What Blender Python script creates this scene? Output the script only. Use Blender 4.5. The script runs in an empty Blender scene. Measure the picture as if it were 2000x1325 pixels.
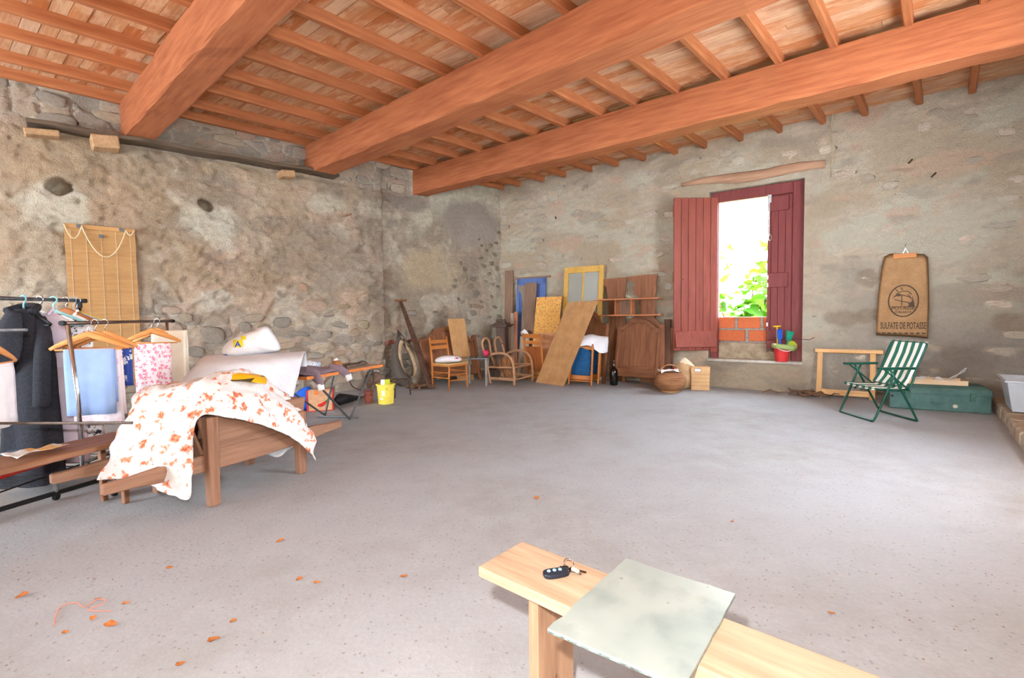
import bpy, bmesh, math, random
import numpy as np
from mathutils import Vector, Matrix, noise as mnoise
random.seed(7); rng = np.random.default_rng(7)
V = Vector; PI = math.pi; R = math.radians
S = bpy.context.scene; COL = S.collection

# ------------------------------------------------------------------ camera
CAMH = 1.25; FPX = 950.0; PITCH = math.atan(47.5/950); ROLL = R(.8)
fw = V((0, math.cos(PITCH), -math.sin(PITCH))); r0 = V((1, 0, 0)); u0 = V((0, math.sin(PITCH), math.cos(PITCH)))
cr = r0*math.cos(ROLL) - u0*math.sin(ROLL); cu = u0*math.cos(ROLL) + r0*math.sin(ROLL)
cam = bpy.data.objects.new('camera', bpy.data.cameras.new('camera')); COL.objects.link(cam)
cam.data.sensor_width = 36; cam.data.lens = FPX/2000*36; cam.data.clip_start = .05
cam.matrix_world = Matrix(((cr.x, cu.x, -fw.x, 0), (cr.y, cu.y, -fw.y, 0), (cr.z, cu.z, -fw.z, CAMH), (0, 0, 0, 1)))
S.camera = cam

# ------------------------------------------------------------------ world, sun, flash, exposure
wd = bpy.data.worlds.new('sky'); S.world = wd; wd.use_nodes = True
bg = wd.node_tree.nodes['Background']; bg.inputs[0].default_value = (.80, .90, 1.0, 1); bg.inputs[1].default_value = 31.0
sun = bpy.data.objects.new('sun', bpy.data.lights.new('sun', 'SUN')); COL.objects.link(sun)
sun.data.energy = 25; sun.data.angle = R(.5); sun.data.color = (1, .95, .86)
sun.rotation_euler = V((.807*.7, -.59*.7, -.75)).to_track_quat('-Z', 'Y').to_euler()
# the photographer's flash gun on top of the camera
fl = bpy.data.objects.new('camera_flash', bpy.data.lights.new('camera_flash', 'POINT')); COL.objects.link(fl)
fl.location = (-.13, .0, CAMH + .24); fl.data.energy = 300; fl.data.shadow_soft_size = .03; fl.data.color = (1, .985, .97)
S.view_settings.view_transform = 'Standard'; S.view_settings.look = 'None'
S.view_settings.exposure = 0.27; S.view_settings.gamma = 1.0; S.view_settings.use_curve_mapping = False

# ------------------------------------------------------------------ place helpers: points of the room seen at a spot of the photograph
CAMP = V((0, 0, CAMH))
def ray(x, y): return fw*FPX + cr*(x-1000) - cu*(y-662.5)
def F(x, y, z=0):                    # on the level plane z
    d = ray(x, y); return CAMP + d*((z-CAMH)/d.z)
def DP(x, y, d):                     # at distance d ahead
    q = ray(x, y); return CAMP + q*(d/q.y)
CORNER = F(981, 726)
eB = V((math.sin(R(53.8)), -math.cos(R(53.8)), 0)); nB = V((eB.y, -eB.x, 0))        # nB, nL point into the room
eL = V((-math.sin(R(46.5)), -math.cos(R(46.5)), 0)); nL = V((-eL.y, eL.x, 0))
def onplane(x, y, p, n):
    d = ray(x, y); return CAMP + d*((p-CAMP).dot(n)/d.dot(n))
def BW(x, y, off=0): return onplane(x, y, CORNER + nB*off, nB)
def LW(x, y, off=0): return onplane(x, y, CORNER + nL*off, nL)
def bsz(x, y, off=0): p = BW(x, y, off) - CORNER; return p.dot(eB), p.z
def lsz(x, y, off=0): p = LW(x, y, off) - CORNER; return p.dot(eL), p.z
def mat_axes(x, y, z, o): return Matrix(((x.x, y.x, z.x, o.x), (x.y, y.y, z.y, o.y), (x.z, y.z, z.z, o.z), (0, 0, 0, 1)))
UP = V((0, 0, 1))
MB_ = mat_axes(eB, -nB, UP, CORNER)      # back wall frame: x along, y outward, z up
ML_ = mat_axes(eL, nL, UP, CORNER)       # left wall frame: x along (towards camera), y into room, z up
def frame(BL, BR, TL):                   # panel frame: x along base, z up the panel, y away from the viewer
    x = (BR-BL).normalized(); q = TL-BL; z = (q - x*q.dot(x)).normalized(); y = z.cross(x)
    return mat_axes(x, y, z, BL), (BR-BL).length, q.dot(z)
def rotz(loc, a): return Matrix.Translation(V(loc)) @ Matrix.Rotation(a, 4, 'Z')
def facing(loc, d):                      # local +x along d
    return rotz(loc, math.atan2(d[1], d[0]))

# ------------------------------------------------------------------ mesh builder
class G:
    def __init__(s): s.v = []; s.f = []
    def add(s, vs, fs):
        o = len(s.v); s.v += [V(p) for p in vs]; s.f += [tuple(i+o for i in f) for f in fs]; return s
    def box(s, c, d, m=None):
        x, y, z = d[0]/2, d[1]/2, d[2]/2
        vs = [V((a*x, b*y, e*z)) for e in (-1, 1) for b in (-1, 1) for a in (-1, 1)]
        if m is not None: vs = [m @ p for p in vs]
        return s.add([p+V(c) for p in vs], [(0, 2, 3, 1), (4, 5, 7, 6), (0, 1, 5, 4), (2, 6, 7, 3), (0, 4, 6, 2), (1, 3, 7, 5)])
    def bb(s, a, b):                       # box by two corners
        return s.box([(p+q)/2 for p, q in zip(a, b)], [abs(p-q) for p, q in zip(a, b)])
    def bar(s, a, b, w, h, up=(0, 0, 1)):  # rectangular bar from a to b
        a = V(a); b = V(b); x = (b-a).normalized(); u = V(up)
        if abs(x.dot(u)) > .98: u = V((1, 0, 0))
        y = u.cross(x).normalized(); z = x.cross(y); L = (b-a).length
        return s.box((a+b)/2, (L, w, h), Matrix(((x.x, y.x, z.x), (x.y, y.y, z.y), (x.z, y.z, z.z))))
    def tube(s, pts, r, n=8, closed=False, flat=1.0):
        pts = [V(p) for p in pts]; N = len(pts); rs = r if isinstance(r, (list, tuple)) else [r]*N
        vs = []; prev = None
        for i, p in enumerate(pts):
            t = ((pts[(i+1) % N] - pts[i-1]) if closed else (pts[min(i+1, N-1)] - pts[max(i-1, 0)])).normalized()
            if prev is None:
                a = UP if abs(t.z) < .9 else V((1, 0, 0)); u = (a - t*a.dot(t)).normalized()
            else: u = (prev - t*prev.dot(t)).normalized()
            prev = u; w = t.cross(u)
            for k in range(n):
                an = 2*PI*k/n; vs.append(p + u*(rs[i]*math.cos(an)) + w*(rs[i]*flat*math.sin(an)))
        fs = [(i*n+k, i*n+(k+1) % n, ((i+1) % N)*n+(k+1) % n, ((i+1) % N)*n+k) for i in range(N if closed else N-1) for k in range(n)]
        if not closed: fs += [tuple(range(n))[::-1], tuple((N-1)*n+k for k in range(n))]
        return s.add(vs, fs)
    def lathe(s, prof, c=(0, 0, 0), n=20, m=None):   # prof: (r,z) list
        vs = []
        for r, z in prof:
            for k in range(n):
                p = V((r*math.cos(2*PI*k/n), r*math.sin(2*PI*k/n), z)); vs.append((m @ p if m is not None else p) + V(c))
        N = len(prof)
        fs = [(i*n+k, i*n+(k+1) % n, (i+1)*n+(k+1) % n, (i+1)*n+k) for i in range(N-1) for k in range(n)]
        if prof[0][0] > 1e-4: fs.append(tuple(range(n))[::-1])
        if prof[-1][0] > 1e-4: fs.append(tuple((N-1)*n+k for k in range(n)))
        return s.add(vs, fs)
    def prism(s, out, y0, y1):               # outline in x,z extruded along y
        n = len(out); vs = [(x, y0, z) for x, z in out] + [(x, y1, z) for x, z in out]
        return s.add(vs, [tuple(range(n)), tuple(range(2*n-1, n-1, -1))] + [(i, i+n, (i+1) % n+n, (i+1) % n) for i in range(n)])
    def grid(s, P):                          # P: rows of points
        nr, nc = len(P), len(P[0])
        return s.add([p for row in P for p in row], [(i*nc+j, i*nc+j+1, (i+1)*nc+j+1, (i+1)*nc+j) for i in range(nr-1) for j in range(nc-1)])
    def mesh(s, name, bev=0, smooth=False, seg=1, merge=False):
        me = bpy.data.meshes.new(name); me.from_pydata([tuple(p) for p in s.v], [], s.f)
        bm = bmesh.new(); bm.from_mesh(me)
        if merge: bmesh.ops.remove_doubles(bm, verts=bm.verts, dist=1e-5)
        bmesh.ops.recalc_face_normals(bm, faces=bm.faces)
        if bev:
            es = [e for e in bm.edges if len(e.link_faces) == 2 and e.calc_face_angle(0) > .6]
            bmesh.ops.bevel(bm, geom=es, offset=bev, segments=seg, affect='EDGES', profile=.5, clamp_overlap=True)
        bm.to_mesh(me); bm.free()
        if smooth: me.shade_smooth() if smooth is True else me.set_sharp_from_angle(angle=smooth)
        return me

MW = {}                                      # matrices of the things
def link(o, parent=None):
    COL.objects.link(o)
    if parent is not None: o.parent = parent
    return o
def tag(o, label=None, cat=None, group=None, kind=None):
    for k, v in (('label', label), ('category', cat), ('group', group), ('kind', kind)):
        if v: o[k] = v
    return o
def thing(name, label, cat, M=None, group=None, kind=None):
    o = bpy.data.objects.new(name, None); o.empty_display_size = .1; link(o)
    M = M if M is not None else Matrix.Identity(4)
    o.matrix_world = M; MW[o.name] = M.copy(); return tag(o, label, cat, group, kind)
def part(name, g, m, parent=None, bev=0, smooth=False, world=False, label=None, seg=1, merge=False, M=None, kind=None):
    if world and parent is not None:
        q = parent
        while q.name not in MW: q = q.parent
        iv = MW[q.name].inverted(); g.v = [iv @ p for p in g.v]
    me = g.mesh(name, bev, smooth, seg, merge) if isinstance(g, G) else g
    o = bpy.data.objects.new(name, me)
    if m is not None and not len(me.materials): me.materials.append(m)
    link(o, parent)
    if M is not None: o.matrix_world = M if parent is None else o.matrix_world; 
    if M is not None and parent is None: MW[o.name] = M.copy()
    return tag(o, label, kind=kind)
def solo(name, g, m, label, cat, group=None, M=None, **k):   # a thing that is one mesh
    o = part(name, g, m, None, M=M, **k); return tag(o, label, cat, group)
def solid(o, t, off=-1): md = o.modifiers.new('thickness', 'SOLIDIFY'); md.thickness = t; md.offset = off; return o
def catmull(P, n):                            # spline through rows of points
    P = [V(p) for p in P]; out = []
    for i in range(len(P)-1):
        a, b, c, d = P[max(i-1, 0)], P[i], P[i+1], P[min(i+2, len(P)-1)]
        for k in range(n):
            t = k/n; out.append(.5*((2*b)+(c-a)*t+(2*a-5*b+4*c-d)*t*t+(3*b-a-3*c+d)*t**3))
    return out+[P[-1]]
def sheet(ctrl, nu=6, nv=6, amp=.01, sc=6, seed=0):   # a cloth through control points with folds
    rows = [catmull(r, nv) for r in ctrl]; cols = [catmull([r[j] for r in rows], nu) for j in range(len(rows[0]))]
    P = [[cols[j][i] for j in range(len(cols))] for i in range(len(cols[0]))]
    so = V((seed*3.1, seed*1.7, seed*2.3)); Q = []
    for i, row in enumerate(P):
        q = []
        for j, p in enumerate(row):
            a = P[min(i+1, len(P)-1)][j]-P[max(i-1, 0)][j]; b = row[min(j+1, len(row)-1)]-row[max(j-1, 0)]
            n = a.cross(b); n = n.normalized() if n.length > 1e-9 else UP
            q.append(p + n*(amp*(mnoise.noise(p*sc+so) + .5*mnoise.noise(p*sc*2.3+so))))
        Q.append(q)
    return G().grid(Q)

# ------------------------------------------------------------------ materials
MATS = {}
def nodes(name, rough=.7, metal=0, spec=.3):
    m = bpy.data.materials.new(name); m.use_nodes = True; nt = m.node_tree; b = nt.nodes['Principled BSDF']
    b.inputs['Roughness'].default_value = rough; b.inputs['Metallic'].default_value = metal
    b.inputs['Specular IOR Level'].default_value = spec; return m, nt, b
def N(nt, t, **k):
    n = nt.nodes.new(t)
    for a, v in k.items():
        if isinstance(getattr(n, a, None), (str, float, int, bool)) or a in ('operation', 'blend_type', 'data_type'): setattr(n, a, v)
    return n
def srgb(r, g, b): return tuple(((c/255+.055)/1.055)**2.4 if c > 10 else c/255/12.92 for c in (r, g, b)) + (1,)
def mixc(nt, fac, a, b, bt='MIX'):
    n = nt.nodes.new('ShaderNodeMix'); n.data_type = 'RGBA'; n.blend_type = bt
    for i, v in ((0, fac), (6, a), (7, b)):
        if isinstance(v, (int, float)): n.inputs[i].default_value = v
        elif isinstance(v, tuple): n.inputs[i].default_value = v
        else: nt.links.new(v, n.inputs[i])
    return n.outputs[2]
def coords(nt, scale, src='Object'):
    tc = nt.nodes.new('ShaderNodeTexCoord'); mp = nt.nodes.new('ShaderNodeMapping')
    mp.inputs['Scale'].default_value = scale if isinstance(scale, tuple) else (scale,)*3
    nt.links.new(tc.outputs[src], mp.inputs[0]); return mp
def noisef(nt, vec, scale=1, detail=4, rough=.6, lo=.35, hi=.65):
    n = nt.nodes.new('ShaderNodeTexNoise'); n.inputs['Scale'].default_value = scale; n.inputs['Detail'].default_value = detail; n.inputs['Roughness'].default_value = rough
    nt.links.new(vec, n.inputs['Vector']); mr = nt.nodes.new('ShaderNodeMapRange'); mr.inputs[1].default_value = lo; mr.inputs[2].default_value = hi
    nt.links.new(n.outputs[0], mr.inputs[0]); return mr.outputs[0]
def bump(nt, b, h, st, dist=.01):
    n = nt.nodes.new('ShaderNodeBump'); n.inputs['Strength'].default_value = st; n.inputs['Distance'].default_value = dist
    nt.links.new(h, n.inputs['Height']); nt.links.new(n.outputs[0], b.inputs['Normal'])
def rndcol(nt, col, amt):                      # vary brightness piece by piece
    oi = nt.nodes.new('ShaderNodeObjectInfo'); mr = nt.nodes.new('ShaderNodeMapRange'); mr.inputs[3].default_value = 1-amt; mr.inputs[4].default_value = 1+amt
    nt.links.new(oi.outputs['Random'], mr.inputs[0]); h = nt.nodes.new('ShaderNodeHueSaturation'); nt.links.new(mr.outputs[0], h.inputs['Value'])
    nt.links.new(col, h.inputs['Color']) if not isinstance(col, tuple) else setattr(h.inputs['Color'], 'default_value', col); return h.outputs[0]
def M_(name, c1, c2=None, scale=8, rough=.7, metal=0, st=.15, spec=.3, stretch=None, rnd=0, lo=.35, hi=.65):
    if name in MATS: return MATS[name]
    m, nt, b = nodes(name, rough, metal, spec); c2 = c2 or tuple(c*.8 for c in c1)
    a = srgb(*c1); d = srgb(*c2); mp = coords(nt, stretch or (1, 1, 1)); f = noisef(nt, mp.outputs[0], scale, 5, .65, lo, hi)
    col = mixc(nt, f, a, d)
    if rnd: col = rndcol(nt, col, rnd)
    nt.links.new(col, b.inputs['Base Color'])
    if st: bump(nt, b, f, st, .004)
    MATS[name] = m; return m
def wood(name, c1, c2, axis='x', rough=.65, rnd=.12, scale=1.0, st=.2, spec=.3):
    if name in MATS: return MATS[name]
    m, nt, b = nodes(name, rough, 0, spec)
    k = {'x': (1.2, 14, 14), 'y': (14, 1.2, 14), 'z': (14, 14, 1.2)}[axis]
    mp = coords(nt, tuple(q*scale for q in k)); f = noisef(nt, mp.outputs[0], 2.2, 6, .6, .3, .7)
    mp2 = coords(nt, tuple(min(q, 4)*scale for q in k)); g = noisef(nt, mp2.outputs[0], 1.1, 3, .5, .4, .7)
    col = mixc(nt, f, srgb(*c1), srgb(*c2)); col = mixc(nt, g, col, mixc(nt, .35, srgb(*c1), srgb(*[min(255, c*1.1) for c in c1])), 'MIX')
    col = mixc(nt, f, col, srgb(*c2)) if False else mixc(nt, .6, col, mixc(nt, f, srgb(*c1), srgb(*c2)))
    if rnd: col = rndcol(nt, col, rnd)
    nt.links.new(col, b.inputs['Base Color']); bump(nt, b, f, st, .003); MATS[name] = m; return m
# ================================================================== the room
def vnoise(x, y, seed):
    r = np.random.default_rng(seed).random((64, 64)); xi = np.floor(x).astype(int); yi = np.floor(y).astype(int)
    fx = x-xi; fy = y-yi; fx = fx*fx*(3-2*fx); fy = fy*fy*(3-2*fy); g = lambda a, b: r[a % 64, b % 64]
    return (g(xi, yi)*(1-fx)+g(xi+1, yi)*fx)*(1-fy)+(g(xi, yi+1)*(1-fx)+g(xi+1, yi+1)*fx)*fy
def fbm(x, y, seed, o=4):
    t = 0; a = .5
    for k in range(o): t = t+a*vnoise(x*2**k+k*7.3, y*2**k+k*3.1, seed+k); a *= .5
    return t/(1-.5**o)
def cells(x, y, seed):
    r = np.random.default_rng(seed).random((128, 128, 3)); xi = np.floor(x).astype(int); yi = np.floor(y).astype(int)
    d1 = np.full(x.shape, 9.); d2 = d1.copy(); cid = np.zeros(x.shape)
    for a in (-1, 0, 1):
        for b in (-1, 0, 1):
            q = r[(xi+a) % 128, (yi+b) % 128]; d = np.hypot(xi+a+.15+.7*q[..., 0]-x, yi+b+.15+.7*q[..., 1]-y)
            c = d < d1; d2 = np.where(c, d1, np.minimum(d2, d)); cid = np.where(c, q[..., 2], cid); d1 = np.where(c, d, d1)
    return d1, d2-d1, cid
sm = lambda a, b, x: np.clip((x-a)/(b-a), 0, 1)**2*(3-2*np.clip((x-a)/(b-a), 0, 1))
lin = lambda c: np.minimum(1, np.array(srgb(*c)[:3])*np.array((1.55, 1.45, 1.32)))
def blend(c, col, m): return c*(1-m[..., None])+lin(col)*m[..., None]
def blob(u, v, cu_, cv, ru, rv, nz=0): return 1-sm(.7, 1.15, np.hypot((u-cu_)/ru, (v-cv)/rv)+nz)
def relief_mesh(name, us, vs, hfun, y_sign, hole=None):
    Uu, Vv = np.meshgrid(us, vs, indexing='ij'); h, col = hfun(Uu, Vv); nu, nv = Uu.shape
    co = np.stack([Uu, h*y_sign, Vv], -1).reshape(-1, 3); idx = np.arange(nu*nv).reshape(nu, nv)
    q = np.stack([idx[:-1, :-1], idx[1:, :-1], idx[1:, 1:], idx[:-1, 1:]], -1).reshape(-1, 4)
    if hole:
        cu2 = (Uu[:-1, :-1]+Uu[1:, 1:]).reshape(-1)/2; cv2 = (Vv[:-1, :-1]+Vv[1:, 1:]).reshape(-1)/2
        q = q[~((cu2 > hole[0]) & (cu2 < hole[1]) & (cv2 > hole[2]) & (cv2 < hole[3]))]
    if y_sign > 0: q = q[:, ::-1]
    me = bpy.data.meshes.new(name); me.from_pydata(co.tolist(), [], q.tolist())
    at = me.color_attributes.new('tint', 'FLOAT_COLOR', 'POINT'); c4 = np.ones((nu*nv, 4), np.float32); c4[:, :3] = col.reshape(-1, 3)
    at.data.foreach_set('color', c4.ravel()); me.shade_smooth(); return me
def wall_mat(name, dark, light):
    m, nt, b = nodes(name, .95, 0, .1); a = nt.nodes.new('ShaderNodeAttribute'); a.attribute_name = 'tint'
    mp = coords(nt, 1); f = noisef(nt, mp.outputs[0], 16, 8, .72, .3, .7); g = noisef(nt, mp.outputs[0], 60, 5, .7, .35, .7)
    c = mixc(nt, f, mixc(nt, .22, a.outputs['Color'], srgb(*dark)), mixc(nt, .3, a.outputs['Color'], srgb(*light)))
    c = mixc(nt, mixf(nt, g, .22), c, srgb(*dark)); nt.links.new(c, b.inputs['Base Color'])
    ad = nt.nodes.new('ShaderNodeMath'); ad.operation = 'ADD'; nt.links.new(f, ad.inputs[0]); nt.links.new(g, ad.inputs[1]); bump(nt, b, ad.outputs[0], .8, .03); return m
def mixf(nt, f, k):
    n = nt.nodes.new('ShaderNodeMath'); n.operation = 'MULTIPLY'; nt.links.new(f, n.inputs[0]); n.inputs[1].default_value = k; return n.outputs[0]
def stone_mat():
    m, nt, b = nodes('rubble_stone', .9, 0, .15); oi = nt.nodes.new('ShaderNodeObjectInfo'); mp = coords(nt, (1.5, 1.5, 1.5)); f = noisef(nt, mp.outputs[0], 2.5, 7, .7, .3, .7)
    c = mixc(nt, f, oi.outputs['Color'], mixc(nt, .45, oi.outputs['Color'], srgb(120, 104, 86))); nt.links.new(c, b.inputs['Base Color']); bump(nt, b, f, .6, .02); return m
MSTONE = stone_mat(); STONES = []
for k in range(8):
    bm = bmesh.new(); bmesh.ops.create_icosphere(bm, subdivisions=2, radius=1)
    for v in bm.verts:
        p = v.co; p.x = math.copysign(abs(p.x)**.72, p.x); p.z = math.copysign(abs(p.z)**.72, p.z)
        p *= 1+.34*mnoise.noise(p*1.3+V((k*5.3, 0, 0))); p.y = max(-.42, min(.42, p.y))
    me = bpy.data.meshes.new('stone'); bm.to_mesh(me); bm.free(); me.shade_smooth(); me.materials.append(MSTONE); STONES.append(me)
def stone(parent, u, v, w, h, dep, col, y=0, rot=0):
    o = bpy.data.objects.new('stone', random.choice(STONES)); link(o, parent); o.location = (u, y, v); o.scale = (w/2, dep, h/2); o.rotation_euler = (0, rot, 0)
    k = random.uniform(.9, 1.12); q = srgb(214, 200, 182); o.color = tuple(min(1, c*k*.75+d*.36) for c, d in zip(srgb(*col)[:3], q))+(1,); return o

# ---- left wall
sSeam = lsz(749, 500)[0]; HOLES = [lsz(121, 362), lsz(404, 401)]
def rub_l(u, v):      # where bare stones show
    n = fbm(u*1.3, v*1.3, 40)-.5
    low = 1-sm(.95, 1.45, v+n*1.1-.12*np.clip(u-5, -2, 3))
    up = sm(3.42, 3.56, v)*sm(2.0, 2.6, u)
    cor = .4*blob(u, v, .62, 2.0, .85, 1.25, n*.9)
    return np.clip(np.maximum.reduce([low, up, cor]), 0, 1)
def h_left(u, v):
    n1 = fbm(u*.9, v*.9, 1); n2 = fbm(u*4, v*5, 5); n3 = fbm(u*14, v*16, 9, 3); d1, e, cid = cells(u/.30+n2*.3, v/.165+n2*.3, 3); rub = rub_l(u, v)
    rough = sm(2.4, 3.2, u)+.25*(u <= 2.4); smooth = blob(u, v, .75, 3.15, .8, .5, (n2-.5)*.5)
    h = .05*(n1-.5)+.05*(n2-.5)*(1-.8*smooth)*np.clip(rough+.3, 0, 1)+.022*(n3-.5)*(1-.7*smooth)
    joint = 1-sm(.02, .14, e); _, e2, c2 = cells(u/.11+n1*2+n3*.5, v/.062+n2*1.5+n3*.5, 17); _, e3, c3 = cells(u/.26+n2, v/.10+n3, 19)
    chip = ((c2-.5)*.020*sm(.0, .2, e2)+(c3-.5)*.022*sm(0, .15, e3))*(1-.85*smooth)*np.clip(.35+.65*sm(2.2, 2.8, u), 0, 1)*(1-.5*rub); h = h+chip
    h = h-.03*joint*np.clip(rub*.75+.18*rough, 0, 1)*(1-smooth)+(cid-.5)*.02*rub
    h = h-.02*sm(3.43, 3.47, v)*(u > 2.2)+.05*sm(sSeam-.04, sSeam+.04, u)-.03*np.exp(-((u-sSeam)/.025)**2)*(v < 3.2)
    for hu, hz in HOLES: h = h-.22*blob(u, v, hu, hz, .10, .10, (n2-.5)*1.6)
    c = np.zeros(u.shape+(3,))+lin((198, 182, 162)); c = blend(c, (222, 210, 194), 1-sm(2.0, 2.9, u)); t = fbm(u*.55, v*.7, 21); w = fbm(u*1.7, v*1.9, 25)
    c = blend(c, (176, 154, 126), sm(.42, .62, t)*sm(2.2, 3.6, u)); c = blend(c, (206, 180, 160), sm(.52, .66, w)*.7); c = blend(c, (150, 136, 120), sm(.56, .7, fbm(u*1.1, v*.8, 31))*.8)
    c = blend(c, (216, 206, 194), sm(.56, .68, fbm(u*2.2, v*2.6, 35))*.8)
    c = blend(c, (120, 108, 96), sm(.60, .72, fbm(u*3.1, v*3.4, 51))*.5); c = c*(.86+.28*c2*sm(0, .15, e2))[..., None]; c = blend(c, (172, 146, 114), sm(5.2, 6.6, u)*sm(1.4, 2.0, v)*.6)
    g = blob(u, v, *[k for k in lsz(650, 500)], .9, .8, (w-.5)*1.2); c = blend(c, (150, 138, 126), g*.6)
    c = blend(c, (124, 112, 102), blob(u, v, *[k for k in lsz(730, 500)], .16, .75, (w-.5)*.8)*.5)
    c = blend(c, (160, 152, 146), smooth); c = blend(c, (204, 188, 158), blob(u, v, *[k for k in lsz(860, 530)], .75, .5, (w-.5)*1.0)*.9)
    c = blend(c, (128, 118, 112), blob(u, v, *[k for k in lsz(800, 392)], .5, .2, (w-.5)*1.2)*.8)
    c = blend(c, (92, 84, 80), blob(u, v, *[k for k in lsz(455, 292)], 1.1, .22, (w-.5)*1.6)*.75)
    for px in ((110, 405), (405, 440), (630, 400)): c = blend(c, (222, 208, 194), blob(u, v, *lsz(*px), .38, .26, (w-.5)*1.5)*.85)
    c = blend(c, (212, 204, 196), rub*.75)
    st = np.stack([lin(k) for k in ((120, 112, 104), (168, 142, 112), (140, 128, 116), (176, 148, 126), (112, 100, 88), (188, 166, 138))])[(cid*5.99).astype(int)]
    c = c*(1-(sm(.05, .16, e)*np.clip(rub*.55+.16*rough, 0, .6)*(1-smooth))[..., None])+st*(sm(.05, .16, e)*np.clip(rub*.55+.16*rough, 0, .6)*(1-smooth))[..., None]
    return h, c
us = np.concatenate([np.arange(-.1, 8.6, .021), np.arange(8.6, 14.2, .25)]); vs = np.linspace(-.02, 4.08, 200)
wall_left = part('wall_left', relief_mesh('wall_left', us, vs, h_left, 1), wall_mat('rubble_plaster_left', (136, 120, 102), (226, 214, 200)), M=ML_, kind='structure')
part('wall_core', G().bb((-.4, -.6, -.4), (14.2, -.22, 4.3)), M_('core_mortar', (170, 160, 146), (130, 120, 108), 6, .95), wall_left)  # hidden slab added to block light leaking in at the wall corner
tag(wall_left, 'long rough rubble wall with worn lime plaster')
lo_cols = [(118, 110, 100), (132, 116, 96), (150, 132, 108), (166, 138, 108), (104, 98, 92), (172, 146, 124), (140, 132, 122), (158, 120, 88)]
taken = []
def try_stone(u, v, w, h, dep, col, y=.0, rot=0):
    for a, b, c, d in taken:
        if abs(a-u) < (c+w)*.46 and abs(b-v) < (d+h)*.46: return False
    taken.append((u, v, w, h)); 
    hh, _ = h_left(np.array([[u]]), np.array([[v]])); stone(wall_left, u, v, w, h, dep, col, float(hh[0, 0])+y, rot); return True
# stones one can pick out in the photograph
for px, py, w, h, c in ((415, 655, .30, .24, (92, 84, 78)), (378, 687, .26, .15, (96, 92, 88)), (580, 652, .34, .08, (112, 108, 98)), (610, 640, .26, .15, (122, 112, 88)), (665, 634, .30, .12, (118, 114, 102)),
    (706, 634, .22, .15, (150, 136, 100)), (668, 599, .22, .08, (150, 120, 78)), (613, 598, .42, .2, (170, 136, 112)), (495, 622, .3, .12, (150, 130, 110)), (550, 630, .26, .16, (100, 96, 90)), (750, 725, .26, .15, (92, 88, 84)),
    (655, 650, .12, .18, (166, 140, 104)), (806, 612, .22, .1, (104, 102, 96)), (590, 562, .14, .12, (172, 120, 80)), (448, 660, .16, .13, (160, 128, 96)), (515, 640, .2, .1, (120, 104, 84)), (440, 690, .28, .14, (130, 110, 90)),
    (360, 720, .3, .14, (100, 92, 86)), (690, 650, .16, .13, (150, 120, 86)), (640, 615, .2, .08, (140, 128, 112)), (405, 402, .16, .12, (120, 96, 72)), (215, 210, .24, .15, (164, 148, 128)), (100, 195, .28, .13, (128, 120, 112)),
    (132, 216, .24, .15, (176, 160, 140)), (480, 262, .26, .16, (180, 130, 104)), (535, 265, .22, .2, (88, 86, 88)), (585, 300, .26, .2, (150, 142, 132)), (190, 200, .2, .16, (140, 120, 96)), (60, 190, .34, .16, (150, 142, 130))):
    try_stone(*lsz(px, py), w, h, .05, c, .0, random.uniform(-.15, .15))
for px, py, w, h in ((925, 545, .17, .10), (907, 527, .12, .10), (910, 545, .08, .16), (890, 548, .07, .06), (888, 560, .1, .07), (920, 560, .14, .1), (900, 515, .06, .08), (940, 505, .12, .06), (950, 490, .08, .06), (945, 520, .14, .08), (960, 515, .12, .09), (955, 535, .11, .07), (958, 480, .1, .08),
    (940, 480, .06, .05), (968, 475, .12, .06), (966, 498, .12, .06), (970, 525, .1, .1), (948, 550, .12, .06), (962, 556, .12, .05), (930, 575, .2, .12), (960, 580, .1, .08), (940, 590, .1, .06), (895, 585, .06, .08), (905, 590, .1, .06), (870, 620, .1, .05), (850, 610, .12, .05), (868, 600, .06, .05), (920, 598, .06, .08), (965, 600, .14, .06), (880, 640, .1, .06), (972, 455, .1, .06), (935, 468, .06, .04), (972, 560, .1, .06), (972, 618, .12, .08), (955, 620, .12, .06)):
    try_stone(*lsz(px, py), w, h, .05, random.choice([(92, 80, 62), (104, 90, 70), (120, 104, 80), (84, 76, 66), (140, 122, 94)]), .0, random.uniform(-.5, .5))
rs = random.Random(11); n_st = len(taken)
for v0 in np.arange(.06, 1.7, .15):
    for u0 in np.arange(.1, 7.6, .29):
        if len(taken) > 235: break
        u, v = u0+rs.uniform(-.12, .12), v0+rs.uniform(-.04, .04)
        if rs.random() < float(rub_l(np.array([[u]]), np.array([[v]]))[0, 0])*.9-.05:
            try_stone(u, v, rs.uniform(.12, .34), rs.uniform(.07, .17), .032, rs.choice(lo_cols), .0, rs.uniform(-.2, .2))
for u0 in np.arange(2.5, 8.4, .34):
    for v0 in (3.6, 3.78, 3.92):
        if len(taken) < 290: try_stone(u0+rs.uniform(-.1, .1), v0+rs.uniform(-.03, .03), rs.uniform(.22, .4), rs.uniform(.11, .2), .035, rs.choice([(140, 128, 112), (160, 146, 124), (120, 110, 100), (172, 152, 124)]), 0, rs.uniform(-.1, .1))

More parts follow.
